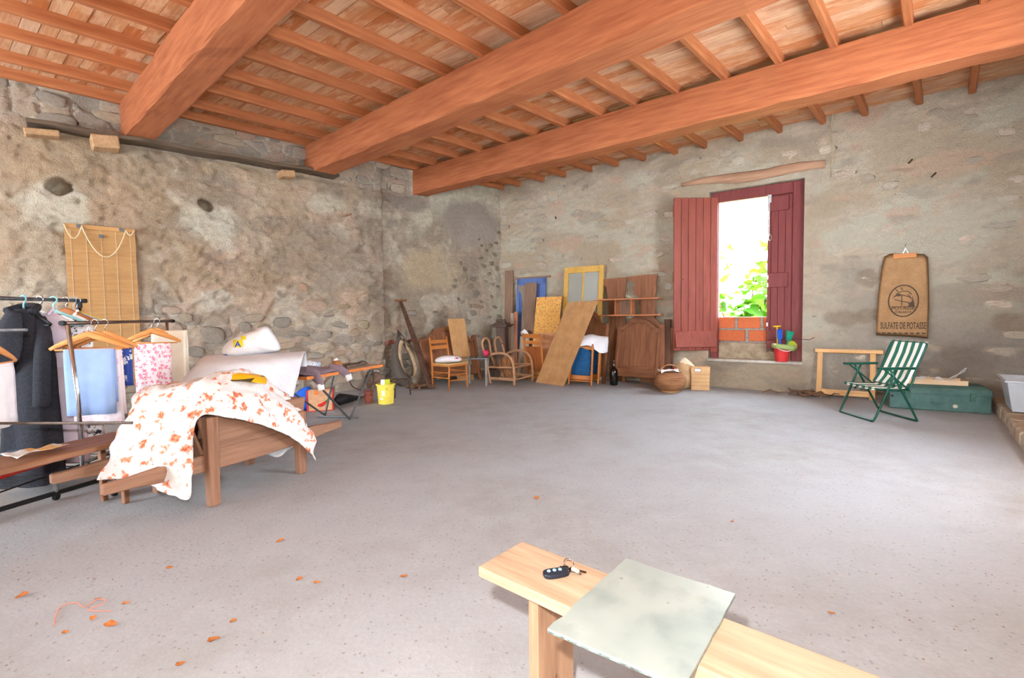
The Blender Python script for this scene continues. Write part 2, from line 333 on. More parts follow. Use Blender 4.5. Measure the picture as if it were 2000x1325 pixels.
# ---- back wall with the tall opening
OP = (4.345, 5.70, .47, 3.222)
def h_back(u, v):
    n1 = fbm(u*.8, v*1.1, 61); n2 = fbm(u*3.5, v*6.5, 65); n3 = fbm(u*13, v*18, 69, 3); d1, e, cid = cells(u/.42+n2*.4, v/.17+n2*.4, 13)
    _, e2, c2 = cells(u/.15+n1*2+n3*.5, v/.055+n2*1.5+n3*.5, 27); h = .03*(n1-.5)+.045*(n2-.5)+.024*(n3-.5)-.014*(1-sm(.02, .16, e))+(cid-.5)*.010+(c2-.5)*.014*sm(0, .2, e2)
    near = np.maximum.reduce([OP[0]-u, u-OP[1], OP[2]-v, v-OP[3], np.full(u.shape, -.0)]); h = h*np.where((u > OP[0]-.3) & (u < OP[1]+.3) & (v > OP[2]-.3) & (v < OP[3]+.3), np.clip(near/.15, .0, 1), 1)
    hx, hz = bsz(1770, 315); h = h-.07*blob(u, v, hx, hz, .13, .1, (n2-.5)); 
    c = np.zeros(u.shape+(3,))+lin((206, 194, 176))*(.9+.2*c2*sm(0, .15, e2))[..., None]; w = fbm(u*1.3, v*2.2, 71)
    c = blend(c, (190, 174, 150), sm(.45, .65, fbm(u*.7, v*1.2, 75))*.9); c = blend(c, (222, 210, 196), sm(.52, .66, w)*.7); c = blend(c, (214, 176, 152), sm(.62, .74, fbm(u*2.2, v*3.5, 79))*.6)
    c = blend(c, (166, 154, 138), sm(.58, .72, fbm(u*1.9, v*4.2, 83))*.6)
    lowg = (1-sm(1.0, 2.1, v+(w-.5)*1.4))*sm(5.5, 6.4, u); c = blend(c, (172, 166, 158), lowg*.8)
    c = blend(c, (150, 146, 142), (1-sm(.5, 1.1, v+(w-.5)*1.1))*sm(5.6, 6.2, u)*.7)
    for px, r in (((1650, 622), .22), ((1690, 620), .18), ((1975, 635), .22), ((1695, 540), .12)): c = blend(c, (140, 120, 98), blob(u, v, *bsz(*px), r, .13, (n2-.5)*1.2)*.7)
    base = (1-sm(.40, .50, v))*sm(4.2, 4.3, u)*(1-sm(5.7, 5.9, u)); c = blend(c, (160, 142, 118), base*.7); c = blend(c, (122, 110, 98), base*sm(.5, .62, w)*.6)
    return h, c
us = np.concatenate([np.arange(-.12, OP[0]-.01, .028), np.linspace(OP[0], OP[1], 50), np.arange(OP[1]+.028, 8.4, .028)]); vs = np.concatenate([np.linspace(-.02, OP[2], 20), np.linspace(OP[2], OP[3], 104)[1:], np.linspace(OP[3], 4.08, 34)[1:]])
wall_back = part('wall_back', relief_mesh('wall_back', us, vs, h_back, -1, OP), wall_mat('lime_plaster_back', (164, 150, 132), (228, 218, 202)), M=MB_, kind='structure')
tag(wall_back, 'rough beige lime plastered end wall with tall opening')
M_REV = M_('reveal_mortar', (186, 176, 158), (142, 130, 112), 7, .95, st=.5)
def bpart(name, g, m, parent, **k): return part(name, g, m, parent, **k)
g = G(); t = .55
g.bb((OP[0]-.25, .03, OP[2]-.2), (OP[0], t, OP[3]+.3)); g.bb((OP[1], .03, OP[2]-.2), (OP[1]+.3, t, OP[3]+.3)); g.bb((OP[0]-.25, .03, OP[3]), (OP[1]+.3, t, OP[3]+.3))
bpart('reveal', g, M_REV, wall_back)
g = G(); g.bb((OP[0]-.02, -.05, OP[2]-.04), (OP[1]+.02, t, OP[2]+.006)); bpart('threshold', g, M_('threshold_stone', (206, 198, 186), (170, 160, 146), 6, .9, st=.5), wall_back, bev=.012)
g = G(); g.bb((-.3, .08, -.4), (OP[0]-.02, t, 4.3)); g.bb((OP[1]+.02, .08, -.4), (9, t, 4.3)); g.bb((OP[0]-.1, .08, OP[3]+.02), (OP[1]+.1, t, 4.3)); g.bb((OP[0]-.1, .08, -.4), (OP[1]+.1, t, OP[2]-.02)); bpart('wall_core', g, M_REV, wall_back)
# rotten timber lintel set in the plaster
a = bsz(1332, 362); b = bsz(1612, 322); pts = []
rr = random.Random(4)
for k in range(15): q = k/14; pts.append(V((a[0]+(b[0]-a[0])*q, -.012, a[1]+(b[1]-a[1])*q+.02*math.sin(q*9))))
g = G(); g.tube(pts, [(.035+.045*min(1, 3*(k/14))*(1 if k < 13 else .7))*rr.uniform(.85, 1.1) for k in range(15)], 8, flat=.6); bpart('lintel', g, wood('old_lintel', (196, 154, 124), (158, 118, 92), 'x', .9), wall_back, smooth=True)
rb = random.Random(23); bt = []
for k in range(400):
    u, v = rb.uniform(.1, 8), rb.uniform(.15, 3.85)
    if OP[0]-.3 < u < OP[1]+.3 and OP[2]-.3 < v < OP[3]+.35 or len(bt) > 110: continue
    w, hh_ = rb.uniform(.14, .36), rb.uniform(.07, .14)
    if any(abs(u-a) < (w+c)*.55 and abs(v-b) < (hh_+d)*.6 for a, b, c, d in bt): continue
    bt.append((u, v, w, hh_)); hh, _ = h_back(np.array([[u]]), np.array([[v]]))
    stone(wall_back, u, v, w, hh_, .022, rb.choice([(204, 190, 168), (196, 180, 156), (208, 184, 162), (184, 172, 154), (176, 160, 138)]), -float(hh[0, 0])+.004, rb.uniform(-.12, .12))
# iron pegs, holes and nail stubs
mi = M_('rusty_iron', (104, 80, 66), (64, 50, 44), 30, .8, .4)
for px, py, L in ((1820, 345, .1), (1085, 427, .06), (1775, 318, .07)):
    u, v = bsz(px, py); bpart('peg', G().tube([(u, .02, v), (u+.03, -L, v+.02)], .012, 6), mi, wall_back)
u, v = lsz(672, 424); part('peg', G().tube([(u+.12, -.03, v-.02), (u-.05, .16, v+.03)], .016, 6), wood('peg_wood', (150, 112, 84), (110, 80, 60), 'x'), wall_left)
# thin cord hanging down the end wall
c0 = bsz(1627, 185); c1 = bsz(1629, 348)
solo('hanging_cord', G().tube([(c0[0]+.01*math.sin(k*.9), -.06, c0[1]+(c1[1]-c0[1])*k/12) for k in range(13)], .008, 6), M_('hemp', (190, 168, 132), (160, 138, 104), 40, .9), 'thin brown cord hanging down the end wall right of the window', 'cord', M=MB_)

# ---- right wall and its stone step
K0 = F(1937, 797); K1 = F(2000, 884); kd = (K1-K0).normalized(); kn = V((kd.y, -kd.x, 0)); kn = kn if kn.x < 0 else -kn     # into the room
MR = mat_axes(kd, -kn, UP, K0-kd*.15)
def h_right(u, v):
    n = fbm(u*1.2, v*1.2, 91); n2 = fbm(u*4, v*6, 95); h = .05*(n-.5)+.05*(n2-.5); c = np.zeros(u.shape+(3,))+lin((214, 204, 190)); return h, blend(c, (180, 166, 146), sm(.4, .65, n)*.8)
wr = part('wall_right', relief_mesh('wall_right', np.arange(-.6, 14.5, .1), np.linspace(-.05, 4.1, 50), h_right, -1, (3.45, 4.75, 1.05, 3.1)), wall_mat('lime_plaster_right', (150, 136, 118), (228, 220, 208)), M=MR @ Matrix.Translation((0, .66, 0)), kind='structure'); tag(wr, 'plastered side wall beside the step, with an unseen opening added for daylight')  # the hole is an unseen opening, added to let more daylight in
trim = thing('trim_1', 'low stone step along the right wall', None, MR, kind='structure'); u = -.05; ru = random.Random(3); ms = M_('step_stone', (190, 172, 150), (150, 132, 112), 9, .95, st=.5, rnd=.08)
while u < 9:
    L = ru.uniform(.35, .7); g = G().bb((u+.008, ru.uniform(-.01, .01), -.02), (u+L-.008, .76, .13+ru.uniform(-.008, .008))); part('step_stone', g, ms, trim, bev=.022); u += L
part('step_core', G().bb((-.05, .02, -.02), (9, .76, .115)), M_('step_mortar', (176, 166, 152), (140, 130, 118), 12, .95, st=.4), trim)

# ---- unseen rear wall added behind the camera, its doorway shaped for the daylight
MRE = mat_axes(eB, -nB, UP, CORNER+eL*13.9)
g = G().bb((4.6, 0, -.1), (9.6, .4, 4.1)).bb((-.6, 0, -.1), (1.6, .4, 4.1)).bb((1.6, 0, 3.0), (4.6, .4, 4.1))
tag(part('wall_rear', g, M_REV, M=MRE, kind='structure'), 'unseen plastered rear wall with an open doorway added for daylight')

# ---- concrete floor
m, nt, b = nodes('concrete_floor', .82, 0, .3); mp = coords(nt, 1); big = noisef(nt, mp.outputs[0], .55, 4, .55, .38, .64); mid = noisef(nt, mp.outputs[0], 3.2, 7, .7, .3, .7); fine = noisef(nt, mp.outputs[0], 45, 4, .7, .3, .7)
c = mixc(nt, big, srgb(163, 166, 171), srgb(146, 141, 136)); c = mixc(nt, mid, c, srgb(169, 171, 175)); c = mixc(nt, mixf(nt, fine, .35), c, srgb(142, 138, 134))
vo = nt.nodes.new('ShaderNodeTexVoronoi'); vo.inputs['Scale'].default_value = 34; vo.inputs['Randomness'].default_value = 1; nt.links.new(mp.outputs[0], vo.inputs['Vector'])
mr = nt.nodes.new('ShaderNodeMapRange'); mr.inputs[1].default_value = .16; mr.inputs[2].default_value = .24; mr.inputs[3].default_value = 1; mr.inputs[4].default_value = 0; nt.links.new(vo.outputs['Distance'], mr.inputs[0])
sel = nt.nodes.new('ShaderNodeSeparateColor'); nt.links.new(vo.outputs['Color'], sel.inputs[0]); gt = nt.nodes.new('ShaderNodeMath'); gt.operation = 'GREATER_THAN'; gt.inputs[1].default_value = .62; nt.links.new(sel.outputs[0], gt.inputs[0])
ml = nt.nodes.new('ShaderNodeMath'); ml.operation = 'MULTIPLY'; nt.links.new(mr.outputs[0], ml.inputs[0]); nt.links.new(gt.outputs[0], ml.inputs[1])
c = mixc(nt, mixf(nt, ml.outputs[0], .45), c, srgb(108, 104, 102))
st1 = noisef(nt, coords(nt, (1, .6, 1)).outputs[0], .9, 6, .7, .62, .8); c = mixc(nt, mixf(nt, st1, .4), c, srgb(124, 112, 100)); nt.links.new(c, b.inputs['Base Color'])
ad = nt.nodes.new('ShaderNodeMath'); ad.operation = 'ADD'; nt.links.new(mid, ad.inputs[0]); nt.links.new(fine, ad.inputs[1]); bump(nt, b, ad.outputs[0], .25, .006)
fc = [CORNER-eL*.6+eB*-.6, CORNER+eL*15-eB*.6, CORNER+eL*15+eB*10, CORNER-eL*.6+eB*10]
floor = part('floor', G().add([V((p.x, p.y, 0)) for p in fc]+[V((p.x, p.y, -.2)) for p in fc], [(0, 1, 2, 3), (4, 7, 6, 5), (0, 4, 5, 1), (1, 5, 6, 2), (2, 6, 7, 3), (3, 7, 4, 0)]), m, kind='structure'); tag(floor, 'worn grey concrete floor with embedded gravel')

# ---- ceiling: beams, rafters, boards
ZB = 3.52; ZR = 3.94; ZT = 4.05
m, nt, b = nodes('ceiling_board', .75, 0, .2); oi = nt.nodes.new('ShaderNodeObjectInfo'); rp = nt.nodes.new('ShaderNodeValToRGB'); rp.color_ramp.interpolation = 'LINEAR'
for k, (p, cc) in enumerate(((0, (190, 112, 62)), (.3, (216, 166, 122)), (.55, (204, 132, 82)), (.8, (226, 190, 156)), (1, (182, 104, 56)))):
    e = rp.color_ramp.elements[k] if k < 2 else rp.color_ramp.elements.new(p); e.position = p; e.color = srgb(*cc)
nt.links.new(oi.outputs['Random'], rp.inputs[0]); tc = nt.nodes.new('ShaderNodeTexCoord')
va = nt.nodes.new('ShaderNodeVectorMath'); va.operation = 'ADD'; nt.links.new(tc.outputs['Object'], va.inputs[0]); nt.links.new(oi.outputs['Location'], va.inputs[1]); mp = nt.nodes.new('ShaderNodeMapping'); nt.links.new(va.outputs[0], mp.inputs[0]); mp.inputs['Scale'].default_value = (3.5, 5, 5)
f = noisef(nt, mp.outputs[0], 1.3, 6, .65, .3, .72); mp2 = nt.nodes.new('ShaderNodeMapping'); nt.links.new(va.outputs[0], mp2.inputs[0]); mp2.inputs['Scale'].default_value = (6, .8, .8); bl = noisef(nt, mp2.outputs[0], 1.2, 5, .65, .47, .6)
c = mixc(nt, f, rp.outputs[0], mixc(nt, .6, rp.outputs[0], srgb(150, 78, 36))); c = mixc(nt, mixf(nt, bl, .5), c, srgb(226, 186, 148)); nt.links.new(c, b.inputs['Base Color']); bump(nt, b, f, .25, .004); M_BOARD = m
M_BEAM = wood('beam_wood', (182, 110, 70), (144, 76, 44), 'x', .75, .05, .8, .35); M_RAFT = wood('rafter_wood', (184, 116, 72), (150, 84, 48), 'x', .7, .1, .8, .3)
dB = V((math.sin(R(51)), -math.cos(R(51)), 0)); wB = V((-dB.y, dB.x, 0)); MC = mat_axes(dB, wB, UP, V((0, 0, 0)))
cb = CORNER.dot(wB); roof = G(); pc = [CORNER+eL*14.5-eB*.7, CORNER+eL*14.5+eB*10.5, CORNER-eL*.7+eB*10.5, CORNER-eL*.7-eB*.7]
iv = MC.inverted(); lo = [iv @ V((p.x, p.y, ZT+.03)) for p in pc]; hi = [p+V((0, 0, .1)) for p in lo]
ceiling = part('ceiling', G().add(lo+hi, [(0, 1, 2, 3), (4, 7, 6, 5), (0, 4, 5, 1), (1, 5, 6, 2), (2, 6, 7, 3), (3, 7, 4, 0)]), M_BOARD, M=MC, kind='structure'); tag(ceiling, 'boarded timber ceiling on rafters and three great beams')
unit = G().box((.5, .5, .5), (1, 1, 1)).mesh('plank', .02); unit.materials.append(M_BOARD)
def seen(p, mg=60):
    d = p-CAMP; k = d.dot(fw)
    if k < .3: return False
    x = 1000+FPX*d.dot(cr)/k; y = 662.5-FPX*d.dot(cu)/k; return -mg < x < 2000+mg and -mg < y < 1325+mg
bw = .132; nb = 0; row = -1.2; rp_ = random.Random(5)
while row < cb+1.6:
    sL = (row-cb)/eL.dot(wB); p0 = CORNER+eL*sL; a = p0.dot(dB)-.15
    if row > cb: a = CORNER.dot(dB)+(row-cb)*.4
    a += -rp_.uniform(0, 1.6); end = a+11
    while a < end:
        L = rp_.uniform(1.6, 3.4)
        if any(seen(dB*(a+L*q)+wB*row+UP*ZT) for q in (0, .25, .5, .75, 1)) and nb < 300:
            o = bpy.data.objects.new('plank', unit); link(o, ceiling); o.location = (a+.002, row+.002, ZT+rp_.uniform(-.004, .006)); o.scale = (L-.004, bw-.005, .028); nb += 1
        a += L
    row += bw
def trunk(name, A, B, w, z0, z1, m, wob=0, seed=0):     # hewn timber with slightly wavy edges
    d = (B-A); L = d.length; x = d.normalized(); y = UP.cross(x); n = max(2, int(L/.25)); g = G(); P = []; q = random.Random(seed)
    for k in range(n+1):
        j = lambda: q.uniform(-wob, wob); ch = wob*1.5+.008; t = k*L/n
        P.append([V((t, -w/2+ch+j(), z0+j())), V((t, w/2-ch+j(), z0+j())), V((t, w/2+j(), z0+ch+j())), V((t, w/2+j(), z1)), V((t, -w/2+j(), z1)), V((t, -w/2+j(), z0+ch+j()))])
    g.add([p for r_ in P for p in r_], [(i*6+k, i*6+(k+1) % 6, (i+1)*6+(k+1) % 6, (i+1)*6+k) for i in range(n) for k in range(6)]+[tuple(range(6))[::-1], tuple(n*6+k for k in range(6))])
    o = part(name, g, m, ceiling); Mo = iv @ mat_axes(x, y, UP, V((A.x, A.y, 0))); o.matrix_local = Mo; return o
for k, (A, B, w) in enumerate(((F(306, 270, 3.54), F(590, 0, 3.54), .31), (F(642, 345, 3.54), F(1520, 0, 3.54), .36), (F(846, 380, 3.54), F(2000, 104, 3.54), .32))):
    d = (B-A).normalized(); n = V((-d.y, d.x, 0)); n = n if n.y < 0 else -n; A2 = A-d*.75+n*w/2; trunk('beam', A2, A2+d*10.2, w, ZB, ZR+.01, M_BEAM, .008, k)
for k, s in enumerate((.04, .53, 1.11, 1.62, 2.18, 2.72, 3.23, 3.8, 4.28, 4.82, 5.37, 5.92, 6.41, 6.99, 7.5, 8.02)):
    az = R(46.5-5*s/7.5); d = -V((math.sin(az), math.cos(az), 0)); A = CORNER+eB*s-d*.3; trunk('rafter', V((A.x, A.y, 0))+eB*(.05 if k == 0 else 0), V((A.x, A.y, 0))+d*11+eB*(.05 if k == 0 else 0), .075, ZR, ZT+.005, M_RAFT, .003, 20+k)

# ---- old shelf plank on stubs along the left wall, under the beam ends
p0 = lsz(52, 246, .1); p1 = lsz(655, 348, .1)
g = G(); n = 14
P = [[V((p0[0]+(p1[0]-p0[0])*k/n, y, p0[1]+(p1[1]-p0[1])*k/n+z+.01*math.sin(k*1.7))) for y, z in ((-.03, 0), (.27+.012*math.sin(k*2.1), .0), (.27+.012*math.sin(k*2.1), .045), (-.03, .045))] for k in range(n+1)]
g.add([p for r_ in P for p in r_], [(i*4+k, i*4+(k+1) % 4, (i+1)*4+(k+1) % 4, (i+1)*4+k) for i in range(n) for k in range(4)]+[(3, 2, 1, 0), tuple(n*4+k for k in range(4))])
solo('ledge_plank', g, wood('weathered_plank', (112, 92, 74), (58, 46, 38), 'x', .9), 'dark weathered plank along the rubble wall under the beam ends', 'plank', M=ML_, bev=.004)
mst = wood('stub_wood', (186, 150, 112), (150, 114, 80), 'y', .85)
for px, py, w, h, L in ((206, 277, .26, .15, .34), (563, 339, .2, .1, .3), (82, 256, .3, .07, .22)):
    u, v = lsz(px, py, .25); part('timber_stub', G().box((u, .12, v), (w, L, h), Matrix.Rotation(.12, 3, 'Y')), mst, wall_left, bev=.012)

# ---- window: red frame, shutters, brick infill
M_RED = wood('red_paint', (132, 62, 58), (110, 46, 46), 'z', .55, .03, 1, .12); M_RED2 = wood('red_paint_worn', (154, 78, 62), (124, 56, 46), 'z', .55, .04, 1, .2)
YF = .10; win = part('window_1', G().bb((4.35, YF, .47), (4.475, YF+.09, 3.22)).bb((5.54, YF, .47), (5.695, YF+.09, 3.22)).bb((4.475, YF, 3.05), (5.54, YF+.09, 3.22)), M_RED, M=MB_, bev=.008, kind='structure'); tag(win, 'tall barn window with dark red frame, shutters and low brick infill')
part('window_sill', G().bb((4.36, .19, .47), (5.69, .5, .74)).bb((4.475, .13, .47), (5.54, .19, .74)), M_('sill_concrete', (178, 160, 134), (140, 122, 98), 8, .9, st=.4), win, bev=.01)
mortar = part('mortar', G().bb((4.36, .20, .74), (5.68, .40, 1.16)), M_('mortar_grey', (170, 164, 156), (136, 130, 122), 20, .95, st=.5), win)
mbr = M_('terracotta_block', (214, 118, 74), (190, 96, 56), 10, .85, st=.25, stretch=(3, 3, 18), rnd=.07)
for x0, x1, z0, z1 in ((4.37, 4.72, .975, 1.155), (4.765, 5.1, .975, 1.155), (5.145, 5.53, .975, 1.155), (4.37, 4.88, .765, .945), (4.93, 5.31, .765, .945), (5.35, 5.53, .765, .945)): part('brick', G().bb((x0, .175, z0), (x1, .41, z1)), mbr, win, bev=.006)
# closed right leaf
sh = part('shutter', G().bb((5.195, YF+.03, .60), (5.245, YF+.10, 3.06)).bb((5.245, YF+.045, .6), (5.545, YF+.06, 3.06)), M_RED, win, bev=.006)
for k in range(3): part('board', G().bb((5.248+k*.0975, YF+.03, .602), (5.343+k*.0975, YF+.046, 3.048)), M_RED, sh, bev=.005)
for z0, z1, x1 in ((2.80, 3.03, 5.49), (1.62, 1.85, 5.49), (.80, .95, 5.49), (.66, .79, 5.50)): part('rail', G().bb((5.2, YF-.0, z0), (x1, YF+.031, z1)), M_RED, sh, bev=.008)
mz = M_('zinc', (214, 214, 210), (170, 170, 168), 30, .4, .6)
bo = part('bolt', G().tube([(5.222, YF+.0, 3.04), (5.222, YF+.0, 2.42)], .008, 6).bb((5.195, YF-.012, 2.94), (5.25, YF+.03, 3.06)), mz, sh); part('ring', G().tube([(5.235+.02*math.cos(k*.7), YF-.01, 2.40+.05*math.sin(k*.7)) for k in range(9)], .006, 5, True), mz, sh)
for z in (2.87, .87): part('hinge', G().bb((5.5, YF-.012, z-.04), (5.53, YF+.01, z+.06)), M_RED, sh)
for z in (1.78, 1.66, 1.04): part('latch', G().bb((5.2, YF-.02, z-.03), (5.222, YF+.01, z+.03)), mz, sh)
part('wire_hook', G().tube([(5.3, YF-.015, .83), (5.6, YF-.04, .82), (5.8, -.05, .815), (5.86, -.03, .85)], .005, 5), mi, win)
# left leaf swung into the room
hp = DP(1401, 540, 8.12); hp = V((hp.x, hp.y, 0)); Ms = mat_axes(V((-1, -.02, 0)).normalized(), V((.02, -1, 0)).normalized(), UP, hp); rel = MB_.inverted() @ Ms
LW_ = .735; Z0, Z1 = .60, 3.13
def leaf(name, g, m, parent, **k): g.v = [rel @ p for p in g.v]; return part(name, g, m, parent, **k)
s2 = leaf('shutter', G().bb((0, -.035, Z0+.1), (LW_, -.012, Z0+.28)).bb((0, -.035, 1.75), (LW_, -.012, 1.93)).bb((0, -.035, Z1-.3), (LW_, -.012, Z1-.1)), M_RED2, win, bev=.006)
for k in range(6): leaf('board', G().bb((k*LW_/6+.0015, -.012, Z0+(.01 if k else -.02)), ((k+1)*LW_/6-.0015, .018, Z1)), M_RED2, s2, bev=.007)
leaf('weatherboard', G().add([(0.03, .018, Z0+.06), (LW_-.02, .018, Z0+.06), (LW_-.02, .085, Z0+.07), (.03, .085, Z0+.07), (.03, .018, Z0+.34), (LW_-.02, .018, Z0+.34), (LW_-.02, .035, Z0+.31), (.03, .035, Z0+.31)], [(0, 1, 2, 3), (4, 7, 6, 5), (0, 4, 5, 1), (3, 2, 6, 7), (0, 3, 7, 4), (1, 5, 6, 2)]), M_RED2, s2, bev=.004)
leaf('keyhole', G().bb((.575, .016, 1.78), (.587, .022, 1.81)), M_('black_iron', (30, 28, 28), (20, 18, 18), 20, .5), s2)

# ---- outside the window: ground and a leafy fig
part('ground_outside', G().add([MB_ @ V((x, y, -.5)) for x, y in ((-8, .55), (18, .55), (18, 30), (-8, 30))], [(0, 1, 2, 3)]), M_('grass_ground', (140, 160, 84), (110, 128, 66), 3, .9), kind='structure')
ml_, nt, b = nodes('fig_leaf', .5, 0, .4); oi = nt.nodes.new('ShaderNodeObjectInfo'); c = mixc(nt, oi.outputs['Random'], srgb(54, 100, 16), srgb(96, 140, 30)); nt.links.new(c, b.inputs['Base Color'])
tr = nt.nodes.new('ShaderNodeBsdfTranslucent'); nt.links.new(c, tr.inputs[0]); mx = nt.nodes.new('ShaderNodeMixShader'); mx.inputs[0].default_value = .45; nt.links.new(b.outputs[0], mx.inputs[1]); nt.links.new(tr.outputs[0], mx.inputs[2]); nt.links.new(mx.outputs[0], nt.nodes['Material Output'].inputs[0])
g = G(); lob = []
for k in range(25):
    an = -2.6+5.2*k/24; lob.append((math.sin(an)*(.5+.5*abs(math.cos(an*1.55))**1.2)*.5, math.cos(an)*(.5+.5*abs(math.cos(an*1.55))**1.2)*.6+.3))
g.add([(0, 0, 0)]+[(x, y, .12*abs(x)-.18*(y-.3)**2) for x, y in lob], [(0, k+1, k+2) for k in range(24)]); leafm = g.mesh('leaf', smooth=True); leafm.materials.append(ml_)
fig = thing('fig_bush', 'sunlit green fig bush outside the tall window', 'bush', MB_ @ Matrix.Translation((4.35, 2.4, -.5))); rf = random.Random(8)
for k in range(10):
    a = rf.uniform(0, 2*PI); tip = V((rf.uniform(-1.0, 1.0), rf.uniform(-.8, .9), rf.uniform(1.7, 3.3))); mid = tip*.5+V((rf.uniform(-.2, .2), 0, .1)); pts = catmull([V((tip.x*.1, tip.y*.1, 0)), mid, tip], 6)
    part('branch', G().tube(pts, [.028*(1-.75*i/(len(pts)-1)) for i in range(len(pts))], 6), M_('fig_bark', (138, 112, 86), (104, 84, 64), 20, .9), fig, smooth=True)
    for j in range(30):
        i = rf.randrange(4, len(pts)); o = bpy.data.objects.new('leaf', leafm); link(o, fig); s = rf.uniform(.16, .34)
        o.location = pts[i]+V((rf.gauss(0, .22), rf.gauss(0, .22), rf.gauss(0, .2))); o.rotation_euler = (rf.uniform(-1.1, .3), rf.uniform(-.6, .6), rf.uniform(0, 2*PI)); o.scale = (s, s, s)
# ================================================================== fabrics and prints
def printed(name, base, spots, rough=.85, scale=1.0, st=.1):     # spots: (cells per metre, radius, colour, distortion)
    if name in MATS: return MATS[name]
    m, nt, b = nodes(name, rough, 0, .2); mp = coords(nt, scale); col = srgb(*base)
    for sc, rad, c, dis in spots:
        nz = nt.nodes.new('ShaderNodeTexNoise'); nz.inputs['Scale'].default_value = sc*2.6; nz.inputs['Detail'].default_value = 3; nt.links.new(mp.outputs[0], nz.inputs['Vector'])
        vm = nt.nodes.new('ShaderNodeVectorMath'); vm.operation = 'SCALE'; vm.inputs['Scale'].default_value = dis/sc; nt.links.new(nz.outputs['Color'], vm.inputs[0])
        va = nt.nodes.new('ShaderNodeVectorMath'); va.operation = 'ADD'; nt.links.new(mp.outputs[0], va.inputs[0]); nt.links.new(vm.outputs[0], va.inputs[1])
        vo = nt.nodes.new('ShaderNodeTexVoronoi'); vo.inputs['Scale'].default_value = sc; vo.inputs['Randomness'].default_value = .75; nt.links.new(va.outputs[0], vo.inputs['Vector'])
        mr = nt.nodes.new('ShaderNodeMapRange'); mr.inputs[1].default_value = rad*.85; mr.inputs[2].default_value = rad; mr.inputs[3].default_value = 1; mr.inputs[4].default_value = 0; nt.links.new(vo.outputs['Distance'], mr.inputs[0])
        col = mixc(nt, mr.outputs[0], col, srgb(*c))
    if isinstance(col, tuple): b.inputs['Base Color'].default_value = col
    else: nt.links.new(col, b.inputs['Base Color'])
    f = noisef(nt, mp.outputs[0], 160, 2, .5); bump(nt, b, f, st, .002); MATS[name] = m; return m
def rects(name, base, rl, rough=.8, c2=None, sc=6):      # flat print made of rectangles in the object's x,z
    m, nt, b = nodes(name, rough, 0, .3); tc = nt.nodes.new('ShaderNodeTexCoord'); sp = nt.nodes.new('ShaderNodeSeparateXYZ'); nt.links.new(tc.outputs['Object'], sp.inputs[0])
    f = noisef(nt, tc.outputs['Object'], sc, 4); col = mixc(nt, f, srgb(*base), srgb(*(c2 or tuple(c*.93 for c in base))))
    def mth(op, a, v):
        n = nt.nodes.new('ShaderNodeMath'); n.operation = op; nt.links.new(a, n.inputs[0])
        (nt.links.new(v, n.inputs[1]) if not isinstance(v, (int, float)) else setattr(n.inputs[1], 'default_value', v)); return n.outputs[0]
    for x0, x1, z0, z1, c in rl:
        k = mth('MULTIPLY', mth('MULTIPLY', mth('GREATER_THAN', sp.outputs[0], x0), mth('LESS_THAN', sp.outputs[0], x1)), mth('MULTIPLY', mth('GREATER_THAN', sp.outputs[2], z0), mth('LESS_THAN', sp.outputs[2], z1)))
        col = mixc(nt, k, col, srgb(*c))
    nt.links.new(col, b.inputs['Base Color']); return m
def puff(out, T, rings=7, wr=.01, seed=0, flat=False):     # inflated bag over an outline in x,z
    cx = sum(p[0] for p in out)/len(out); cz = sum(p[1] for p in out)/len(out); n = len(out); g = G(); P = []
    for s in (-1, 1):
        for k in range(rings):
            r = 1-k/rings; q = []
            for x, z in out:
                p = V((cx+(x-cx)*r, s*T*math.sqrt(max(0, 1-r**2.2))*.5, cz+(z-cz)*r)); q.append(p+V((0, s, .3))*(wr*mnoise.noise(V((p.x*14+seed, s*3, p.z*14)))*(1-r+.2)))
            P.append(q)
    fr = P[:rings]; bk = P[rings:]; loop = bk[::-1]+fr[1:]; vs = [p for r_ in loop for p in r_]; L = len(loop)
    fs = [(i*n+k, i*n+(k+1) % n, (i+1)*n+(k+1) % n, (i+1)*n+k) for i in range(L-1) for k in range(n)]; vs += [V((cx, T*.5, cz)), V((cx, -T*.5, cz))]
    fs += [(L*n, (k+1) % n, k) for k in range(n)]+[(L*n+1, (L-1)*n+k, (L-1)*n+(k+1) % n) for k in range(n)]; return g.add(vs, fs)
def dens(out, n=4):
    return [(a[0]+(b[0]-a[0])*k/n, a[1]+(b[1]-a[1])*k/n) for a, b in zip(out, out[1:]+out[:1]) for k in range(n)]
def rnd_out(out, n=5):                                     # rounded closed outline
    P = [V((x, 0, z)) for x, z in out]; P = [P[-1]]+P+P[:2]; C = catmull(P, n)[n:-n-1]; return [(p.x, p.z) for p in C]

M_CHROME = M_('chrome', (205, 205, 208), (180, 180, 184), 20, .18, 1, .0); M_STEEL = M_('grey_steel', (120, 122, 126), (96, 98, 102), 30, .4, .7, .05); M_BLACK = M_('black_plastic', (34, 34, 36), (24, 24, 26), 30, .5, 0, .05)
M_HWOOD = wood('hanger_wood', (226, 160, 96), (204, 132, 70), 'x', .5, .06)
